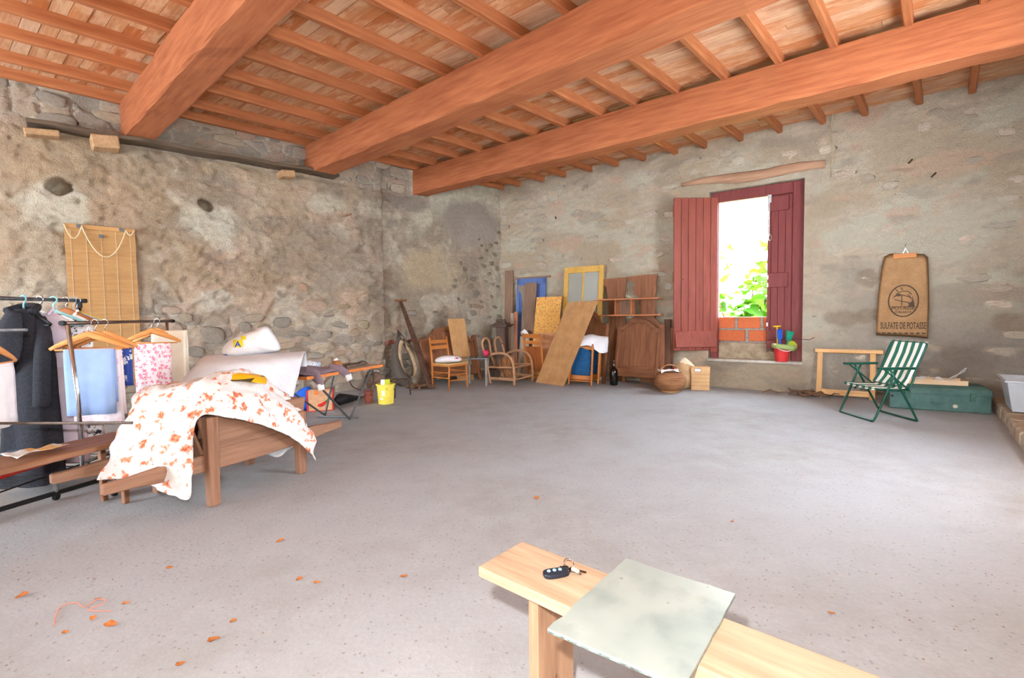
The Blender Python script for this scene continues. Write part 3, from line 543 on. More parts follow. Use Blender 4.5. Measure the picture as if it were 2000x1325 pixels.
# ---- bamboo roller blind hung on the rubble wall
u1, zt = lsz(124, 434, .06); u0_, zt2 = lsz(263, 452, .06); bl = thing('bamboo_blind', 'honey coloured bamboo slat blind hanging on the rubble wall behind the clothes racks', 'blind', ML_ @ Matrix.Translation(((u0_+u1)/2, .075, .42)))
W = u1-u0_; Hh = (zt+zt2)/2-.42; mbb = printed('bamboo', (206, 158, 92), [(60, .2, (186, 136, 74), 1.5)]); g = G()
ns = 120
for k in range(ns): g.box((0, 0, (k+.5)*Hh/ns), (W, .006, Hh/ns*.86))
part('slat_sheet', g, wood('bamboo_slat', (196, 150, 96), (170, 124, 74), 'x', .6, 0), bl, kind='stuff')
part('head_rail', G().box((0, .008, Hh-.02), (W+.01, .018, .05)), wood('bamboo_rail', (186, 140, 88), (162, 116, 70), 'x', .6), bl, bev=.003)
mco = M_('cream_cord', (226, 212, 178), (200, 184, 150), 60, .9)
part('cord', G().tube([(W*.26-W*.62*k/16+.0, .03, Hh-.03-.34*(1-((k-8)/8)**2)) for k in range(17)], .006, 6), mco, bl); part('cord', G().tube([(W*.5-W*.24*k/10, .03, Hh-.01-.16*(1-((k-5)/5)**2)) for k in range(11)], .006, 6), mco, bl); part('cord', G().tube([(-W*.36-W*.12*k/8, .03, Hh-.02-.06*(1-((k-4)/4)**2)) for k in range(9)], .006, 6), mco, bl)
for x in (.0, -.2, .2): part('clip', G().box((x, .022, Hh-.12 if x == 0 else Hh-.02), (.05, .012, .04)), M_STEEL, bl, bev=.003)
for z in np.arange(.0, .1, .05): pass
for x in (-.42, -.21, 0, .21, .42): part('string', G().box((x*W, .005, Hh/2), (.004, .005, Hh)), mco, bl)

# ---- clothes racks
def hook(r=.022): return [(0, 0, -.10), (0, 0, -.05), (.012, 0, -.035)]+[(.022*math.cos(a), 0, -.012+.024*math.sin(a)) for a in np.linspace(-.6, 3.3, 9)]
def hanger(M, label, m=None, w=.44, mh=None, style='wood'):
    t = thing('coat_hanger', label, 'hanger', M, 'hangers on the clothes racks')
    part('hook', G().tube(hook(), .0028 if style != 'plastic' else .006, 6), mh or M_CHROME, t, smooth=True)
    n = 8; L = [V((-w/2+w*k/(2*n), 0, -.20+.105*(k/n)**.85)) for k in range(n+1)]; pts = L+[V((-p.x, p.y, p.z)) for p in L[-2::-1]]
    if style == 'wood':
        g = G(); g.tube(pts, [.012+.012*math.sin(k/(2*n)*PI) for k in range(2*n+1)], 8, flat=.55); part('shoulders', g, m or M_HWOOD, t, smooth=True); part('cross_bar', G().tube([(-w*.44, 0, -.205), (w*.44, 0, -.205)], .006, 6), m or M_HWOOD, t)
    else:
        r = .0028 if style == 'wire' else .011; part('shoulders', G().tube(pts, r, 7, flat=.6), m, t, smooth=True); part('cross_bar', G().tube([(-w*.47, 0, -.205), (w*.47, 0, -.205)], r*.9, 6), m, t)
    return t
def over(M, name, label, w, ztop, zf, zb, m, folds=.01, seed=0, taper=0, group='fabrics hung on the racks', skew=0):   # cloth folded over a hanger bar
    prof = [(.018, zf)]+[(.016, zf+(ztop-zf)*k/6) for k in range(1, 6)]+[(.010, ztop-.006), (0, ztop), (-.010, ztop-.006)]+[(-.016, zb+(ztop-zb)*k/6) for k in range(5, 0, -1)]+[(-.018, zb)]
    P = []
    for y, z in prof:
        row = []
        for k in range(13):
            x = (k/12-.5)*w*(1+taper*(ztop-z)); dp = (ztop-z)/(ztop-zf); f = folds*math.sin(k*1.1+seed)*dp+folds*.6*math.sin(k*2.3+seed*2)*dp; row.append(V((x+skew*(ztop-z), -y+(f if y > 0 else f*.6), z)))
        P.append(row)
    o = solo(name, G().grid(P), m, label, 'cloth', group, M=M, smooth=True); solid(o, .003); return o
def loft(prof, n=28, fold=.012, fr=7, seed=0, closed_top=True):    # prof: (z, half x, half y, cx, cy)
    vs = []; 
    for i, (z, hx, hy, cx, cy) in enumerate(prof):
        q = i/(len(prof)-1)
        for k in range(n):
            a = 2*PI*k/n; r = 1+fold*q*math.sin(a*fr+seed)/max(hx, .05)+fold*.7*q*math.sin(a*(fr+4)+seed*2)/max(hx, .05); ex = lambda c: math.copysign(abs(c)**.8, c)
            vs.append(V((cx+hx*ex(math.cos(a))*r, cy+hy*ex(math.sin(a))*r, z)))
    N_ = len(prof); fs = [(i*n+k, i*n+(k+1) % n, (i+1)*n+(k+1) % n, (i+1)*n+k) for i in range(N_-1) for k in range(n)]+[tuple(range(n))]; return G().add(vs, fs)

# rack with chrome posts, its near end beside the barrow
ZBB = 1.235; b0 = V((-3.03, 3.37, 0)); b1 = DP(326, 640, 4.6); b1.z = 0; bd = (b1-b0).normalized(); MBk = facing(b0, bd); LB = (b1-b0).length
rk = thing('clothes_rack', 'chrome clothes rack on castors holding folded fabrics on wooden hangers', 'clothes rack', MBk, 'clothes racks')
part('rail', G().tube([(-.10, 0, ZBB), (LB+.1, 0, ZBB)], .013, 10), M_('rack_rail', (120, 100, 90), (96, 80, 72), 20, .3, .8), rk, smooth=True); part('end_cap', G().tube([(-.125, 0, ZBB), (-.095, 0, ZBB)], .017, 10), M_BLACK, rk); part('end_cap', G().tube([(LB+.095, 0, ZBB), (LB+.125, 0, ZBB)], .017, 10), M_BLACK, rk)
for x, t in ((0, -.05), (LB, 0)):
    part('post', G().tube([(x+t*0, .0, .20), (x, .0, .7), (x, .04 if x == 0 else 0, ZBB)], .014, 10), M_CHROME, rk, smooth=True)
    pts = catmull([(x, -.19, .055), (x, -.185, .13), (x, -.15, .185), (x, 0, .2), (x, .13, .185), (x, .165, .13), (x, .17, .055)], 4); part('foot', G().tube(pts, .015, 8), M_CHROME, rk, smooth=True)
    for y in (-.19, .17): part('castor', G().lathe([(.0, -.012), (.024, -.012), (.027, -.006), (.027, .006), (.024, .012), (0, .012)], (x, y, .027), 14, Matrix.Rotation(PI/2, 3, 'X')).bb((x-.01, y-.008, .035), (x+.01, y+.008, .06)), M_BLACK, rk, smooth=.6)
part('cross_rail', G().tube([(0, 0, .25), (LB, 0, .25)], .01, 8), M_CHROME, rk)
def onB(x, rot=0): return MBk @ Matrix.Translation((x, 0, ZBB+.012)) @ Matrix.Rotation(-PI/2+rot, 4, 'Z')
M_PINKW = printed('pink_white_cloth', (240, 226, 230), [(14, .3, (232, 196, 206), 1.2)]); M_PINKF = printed('pink_floral', (246, 232, 236), [(26, .42, (236, 140, 164), 1.6)]); M_BLUEF = printed('blue_floral', (60, 84, 164), [(14, .36, (226, 230, 240), 1.4)])
M_PALEB = M_('pale_blue_cloth', (158, 184, 226), (136, 164, 214), 3, .7); M_CREAM = M_('cream_cloth', (238, 230, 212), (226, 216, 196), 5, .8); M_PRINTBW = printed('black_white_print', (236, 234, 234), [(13, .34, (66, 66, 84), 1.8), (31, .3, (84, 84, 96), 1.2)])
hanger(onB(.14, .12), 'wooden hanger at the near end of the chrome rack above the pale blue cloth', w=.46); over(onB(.145, .12), 'hung_cloth', 'pale blue cloth hanging on the near end of the chrome rack', .30, -.20, -.68, -.60, M_PALEB, .006, 1)
hanger(onB(.22, -.1), 'second wooden hanger on the chrome rack just behind the pale blue cloth', w=.46); over(onB(.225, -.1), 'hung_cloth', 'pale pink and white cloth hanging behind the pale blue cloth, reaching lower', .33, -.205, -.76, -.7, M_PINKW, .008, 2, .12)
over(onB(.34, -.1), 'hung_cloth', 'royal blue cloth with white flowers peeping out behind the pale blue cloth', .34, -.205, -.5, -.5, M_BLUEF, .006, 4); hanger(onB(.335, -.1), 'third wooden hanger on the chrome rack, carrying the blue flowered cloth', w=.45)
hanger(onB(LB-.27, .15), 'wooden hanger at the far end of the chrome rack above the pink floral cloth', w=.44); over(onB(LB-.265, .15), 'hung_cloth', 'white cloth with pink flowers at the far end of the chrome rack', .27, -.205, -.72, -.66, M_PINKF, .006, 3)
hanger(onB(LB-.17, -.12), 'wooden hanger at the far end of the chrome rack beside the cream cloth', w=.44); over(onB(LB-.165, -.12) @ Matrix.Translation((.10, 0, 0)), 'hung_cloth', 'plain cream cloth at the far end of the chrome rack', .30, -.10, -.68, -.6, M_CREAM, .004, 5)

# rack with the black coat
a_x = -3.5; ZA = 1.412; MA = rotz((a_x, 4.0, 0), -PI/2); ra = thing('clothes_rack', 'taller grey clothes rack on the far left holding a black coat', 'clothes rack', MA, 'clothes racks')
part('rail', G().tube([(.0, 0, ZA), (1.2, 0, ZA)], .014, 10), M_STEEL, ra, smooth=True); part('end_cap', G().box((.0, 0, ZA), (.03, .035, .035)), M_BLACK, ra, bev=.006)
for x in (.05, 1.1):
    part('post', G().tube([(x, 0, .06), (x, 0, ZA)], .013, 10), M_CHROME, ra, smooth=True); part('foot', G().tube([(x, -.26, .04), (x, .26, .04)], .016, 8), M_BLACK, ra)
    part('joint', G().tube([(x, 0, ZA-.06), (x, 0, ZA-.01)], .02, 10), M_BLACK, ra)
g = G()
for k in range(14): g.tube([(.06+k*.08, -.18, .155), (.06+k*.08, .18, .155)], .003, 4)
part('wire_shelf', g.tube([(.05, -.18, .15), (1.1, -.18, .15)], .006, 6).tube([(.05, .18, .15), (1.1, .18, .15)], .006, 6), M_BLACK, ra); part('shelf_bar', G().tube([(.3, .2, .25), (1.1, .2, .25)], .013, 8), M_('red_tube', (206, 52, 40), (186, 40, 32), 20, .4), ra)
def onA(px, rot=0, z=0): return rotz((a_x, 3.5*950/(1000-px), ZA+.014), rot)
M_COAT = M_('black_wool', (48, 50, 58), (36, 37, 44), 60, .9, 0, .25)
hanger(onA(50, -.1), 'black hanger with pale blue hook inside the black coat', M_BLACK, .42, M_('pale_blue_plastic', (150, 206, 220), (136, 194, 210), 10, .5), 'plastic')
co = thing('coat', 'long black wool coat hanging on the tall rack at the left', 'coat', onA(52, .1), 'clothes on the tall rack')
prof = [(-.085, .05, .05, 0, 0), (-.11, .075, .06, 0, 0), (-.17, .115, .075, 0, 0), (-.26, .145, .085, 0, 0), (-.45, .165, .09, 0, 0), (-.7, .165, .095, 0, 0), (-1.0, .175, .105, -.0, 0), (-1.2, .185, .11, -.01, 0), (-1.355, .19, .115, -.01, 0)]
part('body', loft(prof, 36, .02, 5, 1), M_COAT, co, smooth=True)
for s in (-1, 1): part('sleeve', G().tube(catmull([(s*.095, 0, -.15), (s*.14, -.04, -.3), (s*.155, -.08, -.5), (s*.15, -.10, -.78)], 4), [.035+.015*min(1, k/3) for k in range(13)], 10, flat=.9), M_COAT, co, smooth=True)
lap = [[V((-.05, -.085, -.09)), V((.0, -.11, -.10)), V((.05, -.09, -.12))], [V((-.11, -.12, -.26)), V((-.02, -.16, -.24)), V((.08, -.12, -.22))], [V((-.16, -.13, -.50)), V((-.06, -.17, -.46)), V((.07, -.125, -.36))], [V((-.13, -.135, -.56)), V((-.03, -.14, -.52)), V((.05, -.13, -.44))]]
solid(part('lapel', sheet(lap, 5, 5, .01, 7), M_COAT, co, smooth=True), .006); part('collar', G().tube(catmull([(-.07, -.06, -.1), (-.05, .04, -.07), (.05, .04, -.07), (.08, -.05, -.11)], 4), .026, 8), M_COAT, co, smooth=True)
def garment(px, label, m, prof, rot=0, name='dress', seed=1):
    t = thing(name, label, name, onA(px, rot), 'clothes on the tall rack'); part('bodice', loft(prof[:5], 28, .006, 6, seed), m, t, smooth=True); part('skirt', loft(prof[4:], 32, .014, 6, seed), m, t, smooth=True)
    for s in (-1, 1): part('strap', G().tube([(s*.06, .03, prof[0][0]-.01), (s*.07, 0, prof[0][0]+.035), (s*.06, -.03, prof[0][0]-.01)], .012, 6), m, t)
    return t
pr = lambda zt, zb, w, w2: [(zt, .10, .03, 0, 0), (zt-.05, .17, .04, 0, 0), (zt-.14, w*.85, .05, 0, 0), (zt-.28, w*.8, .05, 0, 0), (zt-.40, w*.78, .05, 0, 0), (zt-.6, w*.9, .055, 0, 0), (zb+.25, w2, .06, 0, 0), (zb, w2*1.05, .065, 0, 0)]
hanger(onA(82, .1), 'white hanger carrying the pale lilac dress', M_('white_plastic', (236, 236, 232), (220, 220, 216), 10, .5), .4, None, 'plastic'); garment(84, 'pale lilac long dress hanging beside the black coat', M_('lilac_cloth', (212, 200, 214), (196, 182, 200), 4, .85), pr(-.12, -1.24, .2, .24), .15)
hanger(onA(108, .35), 'pale turquoise plastic hanger on the tall rack', M_('turquoise_plastic', (160, 218, 220), (146, 206, 210), 10, .45), .4, M_('turquoise_plastic', (160, 218, 220), (146, 206, 210)), 'plastic')
hanger(onA(132, .2), 'wooden hanger carrying the black and white printed dress', wood('dark_hanger', (180, 112, 66), (150, 88, 50), 'x'), .42); garment(134, 'white dress with black floral print near the end of the tall rack', M_PRINTBW, pr(-.13, -1.2, .2, .2), .2, seed=3)
hanger(onA(146, .5), 'light blue wire hanger at the end of the tall rack', M_('blue_wire', (150, 196, 226), (136, 182, 214), 10, .5), .4, M_('blue_wire', (150, 196, 226), (136, 182, 214)), 'wire'); hanger(onA(154, .75), 'thin yellow wire hanger at the very end of the tall rack', M_('yellow_wire', (226, 196, 70), (206, 176, 50), 10, .5), .4, None, 'wire')
pb = DP(42, 940, 3.45); out = rnd_out([(-.12, -.02), (.10, -.07), (.16, 0), (.1, .11), (-.1, .1)]); solo('shoe_bag', puff(out, .16, 6, .012), rects('yellow_bag', (238, 214, 40), [(-.2, .2, .03, .2, (60, 66, 76))]), 'yellow and grey bag on the wire shelf under the black coat', 'bag', M=Matrix.Translation((pb.x, pb.y, .235)), smooth=True)

# low rail at the very edge of the picture with white clothes
c0 = DP(52, 644, 2.92); MCk = rotz((c0.x, c0.y, 0), PI); rc = thing('clothes_rack', 'low rail with a thin rod at the left edge holding white cloths', 'clothes rack', MCk, 'clothes racks')
part('rail', G().tube([(0, 0, 1.2), (1.2, 0, 1.2)], .009, 8), M_STEEL, rc); part('lower_rod', G().tube([(-.62, .02, .632), (1.2, 0, .645)], .0085, 8), M_('dark_rod', (104, 88, 78), (84, 70, 62), 30, .5, .4), rc)
for x in (.75, 1.15): part('post', G().tube([(x, 0, .04), (x, 0, 1.2)], .012, 8), M_STEEL, rc)
q0 = F(-150, 1040, .05); q1 = F(196, 938, .05); part('floor_tube', G().tube([q0, q1], .017, 8), M_BLACK, rc, world=True)
part('cross_foot', G().tube([(.75, -.3, .03), (.75, .25, .03)], .014, 8).tube([(1.15, -.3, .03), (1.15, .3, .03)], .014, 8), M_BLACK, rc)
def onC(px, d=2.92, rot=0): return rotz(((px-1000)/950*d, d, 1.2), PI/2+rot)
for px, lab, lab2, m, zt_, zb_, r in ((-16, 'wooden hanger on the low rail above the white cloth', 'white cloth hanging at the left edge of the picture', M_('white_cloth', (246, 240, 240), (234, 226, 228), 4, .8), -.2, -.60, .35), (-58, 'wooden hanger just at the left picture edge', 'white cloth with pink shade behind the first, at the left edge', M_('rosy_cloth', (244, 224, 226), (232, 206, 210), 4, .8), -.2, -.66, .5)):
    hanger(onC(px, 2.92, r), lab); over(onC(px, 2.93, r), 'hung_cloth', lab2, .34, zt_, zb_, zb_+.05, m, .008, px)

# ---- long plank bench in front of the racks
ba, bb_, bc = F(0, 918, .45), F(200, 870, .45), F(0, 892, .45); bx = (bb_-ba).normalized(); bw_ = abs((bc-ba).dot(V((-bx.y, bx.x, 0)))); Mbn = facing((ba.x, ba.y, 0), bx)
bn = thing('bench', 'long dark wooden plank bench in front of the clothes racks', 'bench', Mbn, 'wooden benches'); MDW = wood('bench_brown', (150, 106, 78), (112, 74, 52), 'x', .6)
part('seat', G().bb((-.9, 0, .415), (.80, bw_, .45)), MDW, bn, bev=.006)
for x in (-.7, .66):
    for y in (.05, bw_-.085): part('leg', G().bb((x, y, 0), (x+.035, y+.035, .415)), MDW, bn, bev=.004)
pl = F(70, 887, .453); g = sheet([[V((-.13+.26*i/4, -.075+.15*j/3, .012+.018*abs(math.sin(i*1.9+j*1.3)))) for i in range(5)] for j in range(4)], 4, 4, .012, 16, 3); o = solo('plastic_wrap', g, rects('wrap_plastic', (226, 222, 216), [(-.02, .1, -1, 1, (222, 172, 110))], .3), 'crumpled clear plastic wrap lying on the dark bench', 'wrapper', M=Mbn @ Matrix.Translation(Mbn.inverted() @ V((pl.x, pl.y, .452))), smooth=True); solid(o, .002, 1)

# ---- wooden hand barrow
bu = V((.425, .905, 0)).normalized(); Mw = facing((-2.06, 3.23, 0), bu); wb = thing('hand_barrow', 'wooden hand barrow box with long carrying poles under the flowered cloth', 'barrow', Mw); MWB = wood('barrow_wood', (160, 120, 96), (120, 84, 66), 'x', .75, .06); MWZ = wood('barrow_leg_wood', (158, 116, 92), (118, 82, 62), 'z', .75, .06)
for y, x0, x1 in ((0, -.60, 1.20), (.52, -.62, 1.16)):
    g = G(); N_ = 12; P = []
    for k in range(N_+1):
        q = k/N_; x = x0+(x1-x0)*q; e = min(q, 1-q); hh = .036 if e < .06 else (.036+.018*min(1, (e-.06)/.12)); hw = .022 if e < .06 else .024
        P.append([V((x, y-hw, .29-hh+.012*math.cos(q*6.28))), V((x, y+hw, .29-hh+.012*math.cos(q*6.28))), V((x, y+hw, .29+hh)), V((x, y-hw, .29+hh))])
    g.add([p for r_ in P for p in r_], [(i*4+k, i*4+(k+1) % 4, (i+1)*4+(k+1) % 4, (i+1)*4+k) for i in range(N_) for k in range(4)]+[(3, 2, 1, 0), tuple(N_*4+k for k in range(4))]); part('pole', g, MWB, wb, bev=.006)
for x, y, h in ((0, -.045, .60), (.72, -.045, .50), (0, .565, .60), (.72, .565, .50)): part('leg', G().add([(x-.034, y-.03, 0), (x+.034, y-.03, 0), (x+.034, y+.03, 0), (x-.034, y+.03, 0), (x-.04, y-.034, h), (x+.04, y-.034, h), (x+.04, y+.034, h), (x-.04, y+.034, h)], [(3, 2, 1, 0), (4, 5, 6, 7), (0, 1, 5, 4), (1, 2, 6, 5), (2, 3, 7, 6), (3, 0, 4, 7)]), MWZ, wb, bev=.006)
part('side_board', G().add([(-.0, -.01, .33), (.76, -.01, .33), (.82, -.07+.06, .60), (-.06, -.01, .60), (-.0, .012, .33), (.76, .012, .33), (.82, .012, .60), (-.06, .012, .60)], [(0, 1, 2, 3), (7, 6, 5, 4), (0, 4, 5, 1), (1, 5, 6, 2), (2, 6, 7, 3), (3, 7, 4, 0)]), MWB, wb, bev=.003); part('side_board', G().bb((-.03, .51, .33), (.78, .53, .60)), MWB, wb, bev=.003)
part('end_board', G().add([(-.02, .012, .31), (-.02, .51, .31), (-.12, .51, .6), (-.12, .012, .6), (0, .012, .31), (0, .51, .31), (-.1, .51, .6), (-.1, .012, .6)], [(0, 1, 2, 3), (7, 6, 5, 4), (0, 4, 5, 1), (1, 5, 6, 2), (2, 6, 7, 3), (3, 7, 4, 0)]), MWZ, wb, bev=.003); part('end_board', G().bb((.76, .012, .31), (.78, .51, .6)), MWZ, wb)
for k in range(4): part('bottom_slat', G().bb((.0, .02+k*.125, .32), (.75, .02+k*.125+.115, .335)), MWB, wb)
part('batten', G().bb((.03, -.022, .335), (.70, -.011, .365)), MWB, wb, bev=.003)
# flowered cloth heaped over it
ctl = [[(190, 938, 3.0), (262, 938, 3.02), (336, 968, 2.96), (372, 962, 3.02), (384, 822, 3.10), (450, 817, 3.25), (532, 838, 3.55), (590, 868, 3.76), (618, 900, 3.86)],
       [(215, 890, 3.05), (268, 870, 3.04), (338, 885, 2.98), (368, 872, 3.04), (386, 802, 3.12), (455, 792, 3.28), (530, 802, 3.57), (580, 815, 3.78), (608, 850, 3.9)],
       [(245, 810, 3.15), (290, 790, 3.12), (345, 785, 3.10), (380, 776, 3.14), (412, 766, 3.22), (470, 766, 3.4), (525, 774, 3.65), (570, 788, 3.85), (597, 825, 3.95)],
       [(276, 766, 3.38), (306, 757, 3.34), (352, 752, 3.36), (396, 740, 3.4), (432, 728, 3.47), (476, 723, 3.6), (522, 747, 3.8), (566, 777, 3.98), (590, 815, 4.05)],
       [(300, 800, 3.62), (322, 784, 3.65), (360, 772, 3.7), (400, 765, 3.76), (440, 758, 3.85), (484, 757, 3.98), (524, 777, 4.08), (562, 803, 4.12), (586, 832, 4.12)],
       [(300, 880, 3.66), (325, 876, 3.7), (365, 870, 3.75), (405, 868, 3.82), (445, 866, 3.9), (490, 872, 4.02), (538, 893, 4.1), (562, 880, 4.14), (588, 868, 4.14)]]
C3 = [[DP(*p) for p in r_] for r_ in ctl]; ctr = V((-2.2, 3.6, 0)); M_FLOR = printed('orange_flower_cotton', (220, 216, 214), [(10.5, .34, (220, 142, 108), 1.4), (10.5, .17, (194, 94, 68), 1.4), (30, .2, (206, 182, 168), 2.2)], .9)
g = sheet(C3, 10, 10, .034, 9, 2); g.v = [p-ctr for p in g.v]; o = solo('flowered_cloth', g, M_FLOR, 'white cloth with orange flowers heaped over the hand barrow', 'cloth', M=Matrix.Translation(ctr), smooth=True); solid(o, .004, 1)
ctl = [[DP(416, 752, 3.38), DP(470, 750, 3.40), DP(520, 755, 3.5)], [DP(418, 742, 3.43), DP(470, 738, 3.46), DP(521, 747, 3.56)], [DP(420, 734, 3.5), DP(468, 732, 3.55), DP(515, 741, 3.66)]]; cy = V(ctl[1][1]); up_ = V((0, 0, .018))
g = sheet(ctl, 5, 6, .006, 9, 5); g.v = [p-cy+up_ for p in g.v]; pg = solo('yellow_bag', g, rects('yellow_print', (244, 186, 40), [(-.06, .09, -.035, -.006, (70, 60, 40))], .35, (236, 170, 24)), 'flat yellow printed plastic bag lying on top of the flowered cloth', 'bag', M=Matrix.Translation(cy), smooth=True); solid(pg, .006, 1)

# ---- table under a white sheet with a big white bag on it
MT = rotz((-2.52, 4.52, 0), R(32)); st_ = thing('table', 'small square table standing under the white sheet', 'table', MT, 'tables along the rubble wall'); MTW = wood('table_pine', (196, 140, 88), (166, 110, 64), 'x')
part('tabletop', G().bb((-.27, -.2, .80), (.3, .2, .835)), MTW, st_, bev=.004)
for x in (-.23, .26):
    for y in (-.16, .16): part('leg', G().bb((x-.022, y-.022, 0), (x+.022, y+.022, .80)), MTW, st_, bev=.003)
ctl = [[(338, 800, 4.05), (380, 818, 4.08), (450, 826, 4.12), (518, 812, 4.3), (572, 779, 4.55)], [(348, 765, 4.12), (385, 752, 4.1), (450, 748, 4.14), (522, 742, 4.34), (582, 737, 4.58)], [(365, 735, 4.28), (395, 708, 4.22), (455, 707, 4.22), (525, 702, 4.44), (592, 698, 4.66)], [(386, 722, 4.75), (402, 699, 4.85), (455, 697, 4.9), (525, 693, 5.0), (598, 691, 5.15)], [(392, 745, 4.85), (405, 745, 4.95), (455, 745, 5.0), (525, 742, 5.1), (600, 738, 5.2)]]
C3 = [[DP(*p) for p in r_] for r_ in ctl]; g = sheet(C3, 7, 8, .012, 5, 8); g.v = [p-V((-2.47, 4.66, 0)) for p in g.v]
o = solo('white_sheet', g, M_('white_linen', (228, 228, 232), (214, 214, 220), 5, .9, st=.1), 'white sheet draped over the small table below the big bag', 'sheet', M=Matrix.Translation((-2.47, 4.66, 0)), smooth=True); solid(o, .004, 1)
p = DP(495, 697, 4.72); k = 4.72/950; f2 = lambda L, cx, cy: [((x-cx)*k, (cy-y)*k) for x, y in L]
out = rnd_out(f2([(447, 695), (446, 676), (470, 657), (496, 648), (519, 640), (530, 652), (544, 686), (520, 693), (480, 697)], 495, 697)); Mp = Matrix.Translation((p.x, p.y, .885)) @ Matrix.Rotation(R(28), 4, 'Z')
bag = solo('plastic_bag', puff(out, .3, 8, .02, 3), rects('white_bag', (244, 244, 246), [(-.165, -.08, .095, .165, (240, 226, 60)), (-.10, -.055, .165, .2, (240, 226, 60)), (-.3, -.215, -.01, .03, (60, 90, 190)), (.0, .05, -.02, .012, (240, 226, 60))], .45, (232, 232, 238)), 'bulging white carrier bag with yellow print on the sheet covered table', 'bag', M=Mp, smooth=True)
def text(s, size, m, parent, M, depth=.001, name='lettering', align='CENTER'):
    cu = bpy.data.curves.new('lettering', 'FONT'); cu.body = s; cu.size = size; cu.align_x = align; cu.extrude = depth; cu.offset = size*.02; cu.resolution_u = 3; t = bpy.data.objects.new('tmp', cu); COL.objects.link(t)
    me = bpy.data.meshes.new_from_object(t.evaluated_get(bpy.context.evaluated_depsgraph_get())); bpy.data.objects.remove(t); me.materials.clear(); me.materials.append(m)
    me.transform(M); o = bpy.data.objects.new(name, me); link(o, parent); return o
M_INKB = M_('blue_ink', (50, 84, 190), (44, 74, 176), 10, .6, st=0)
text('A', .075, M_INKB, bag, Matrix.Translation((-.125, -.15, .10)) @ Matrix.Rotation(R(90), 4, 'X'), .002, 'printed_letter')

# ---- folding table with V legs
t0 = F(590, 738, .65); t1 = F(747, 712, .65); tx = (t1-t0).normalized(); TLn = (t1-t0).length; MF = facing((t0.x, t0.y, 0), tx); ft = thing('folding_table', 'folding table with orange edged top and grey metal V legs', 'table', MF, 'tables along the rubble wall')
part('tabletop', G().bb((.06, 0, .622), (TLn, .60, .648)), M_('tabletop_grey', (176, 158, 142), (160, 142, 126), 6, .5), ft, bev=.002); part('edge_band', G().bb((.056, -.006, .618), (TLn+.004, .0, .65)).bb((TLn, -.006, .618), (TLn+.006, .606, .65)).bb((.054, -.006, .618), (.06, .606, .65)), M_('orange_edge', (222, 136, 70), (204, 116, 54), 12, .5), ft)
iF = MF.inverted(); fb = iF @ F(683, 821); fk = iF @ F(635, 814)
for tops, bt_ in (((.2, 1.22), fb), ((.12, 1.12), fk)):
    yy = .06 if bt_ is fb else .54
    for x in tops: part('leg', G().tube([(x*TLn/1.35, yy, .62), (bt_.x, bt_.y, .013)], .012, 8), M_STEEL, ft)
part('floor_bar', G().tube([(fb.x+.1, fb.y-.05, .012), (fk.x-.06, fk.y+.06, .012)], .011, 8), M_STEEL, ft)
sh = thing('shirt', 'mauve grey shirt with white cuffs hanging over the folding table edge', 'shirt', MF @ Matrix.Translation((.04, .0, .65))); MSH = M_('mauve_cotton', (152, 132, 142), (132, 112, 124), 6, .9)
solid(part('body', sheet([[V((.02, .42, .01)), V((.2, .5, .04)), V((.42, .46, .03)), V((.55, .4, .01))], [V((.0, .2, .03)), V((.2, .25, .07)), V((.42, .22, .05)), V((.58, .2, .015))], [V((.03, .05, .02)), V((.2, .08, .045)), V((.4, .06, .03)), V((.56, .06, .012))], [V((.06, -.012, .006)), V((.2, -.012, .008)), V((.38, -.012, .006)), V((.5, -.01, .006))]], 5, 5, .015, 9, 4), MSH, sh, smooth=True), .008, 1)
for x, dx, zz in ((.12, .03, -.10), (.46, .12, -.05)):
    part('sleeve', G().tube(catmull([(x, .1, .04), (x+dx*.4, -.015, .015), (x+dx, -.05, zz)], 5), [.05, .052, .05, .05, .05, .048, .046, .044, .042, .04, .04], 10, flat=.5), MSH, sh, smooth=True); part('cuff', G().tube([(x+dx*.98, -.048, zz+.012), (x+dx*1.12, -.06, zz-.055)], .046, 10, flat=.5), M_('white_cuff', (240, 238, 236), (226, 224, 222), 9, .9), sh, smooth=True)
def onF(x, y, rz=0): return MF @ Matrix.Translation((x, y, .649)) @ Matrix.Rotation(rz, 4, 'Z')
pk = thing('fabric_bundle', 'rolled white bundle with blue print at the back of the folding table', 'bundle', onF(.55, .46, .1)); part('roll', G().tube([(-.2, 0, .05), (-.1, 0, .055), (.05, 0, .055), (.2, 0, .045)], [.035, .055, .055, .04], 12), printed('blue_sprig', (222, 228, 236), [(30, .3, (110, 140, 190), 1.2)]), pk, smooth=True); part('band', G().tube([(-.01, 0, .055), (.02, 0, .055)], .058, 12), M_('white_band', (236, 236, 234)), pk)
solo('dark_pouch', puff(rnd_out([(-.12, 0), (-.1, .09), (.05, .1), (.14, .03), (.12, 0)]), .12, 5, .01, 2), M_('dark_cloth', (54, 50, 54), (40, 36, 40), 20, .8), 'small dark cloth pouch at the back of the folding table', 'pouch', M=onF(.12, .5, .2), smooth=True)
solo('wood_block', G().add([(-.09, -.04, 0), (.09, -.04, 0), (.09, .04, 0), (-.09, .04, 0), (-.02, -.04, .09), (.02, -.04, .1), (.02, .04, .1), (-.02, .04, .09)], [(3, 2, 1, 0), (4, 5, 6, 7), (0, 1, 5, 4), (1, 2, 6, 5), (2, 3, 7, 6), (3, 0, 4, 7)]), wood('block_wood', (190, 132, 80), (160, 104, 58), 'x'), 'small wooden wedge standing on the folding table', 'wood block', M=onF(.74, .2, 1.2), bev=.005)
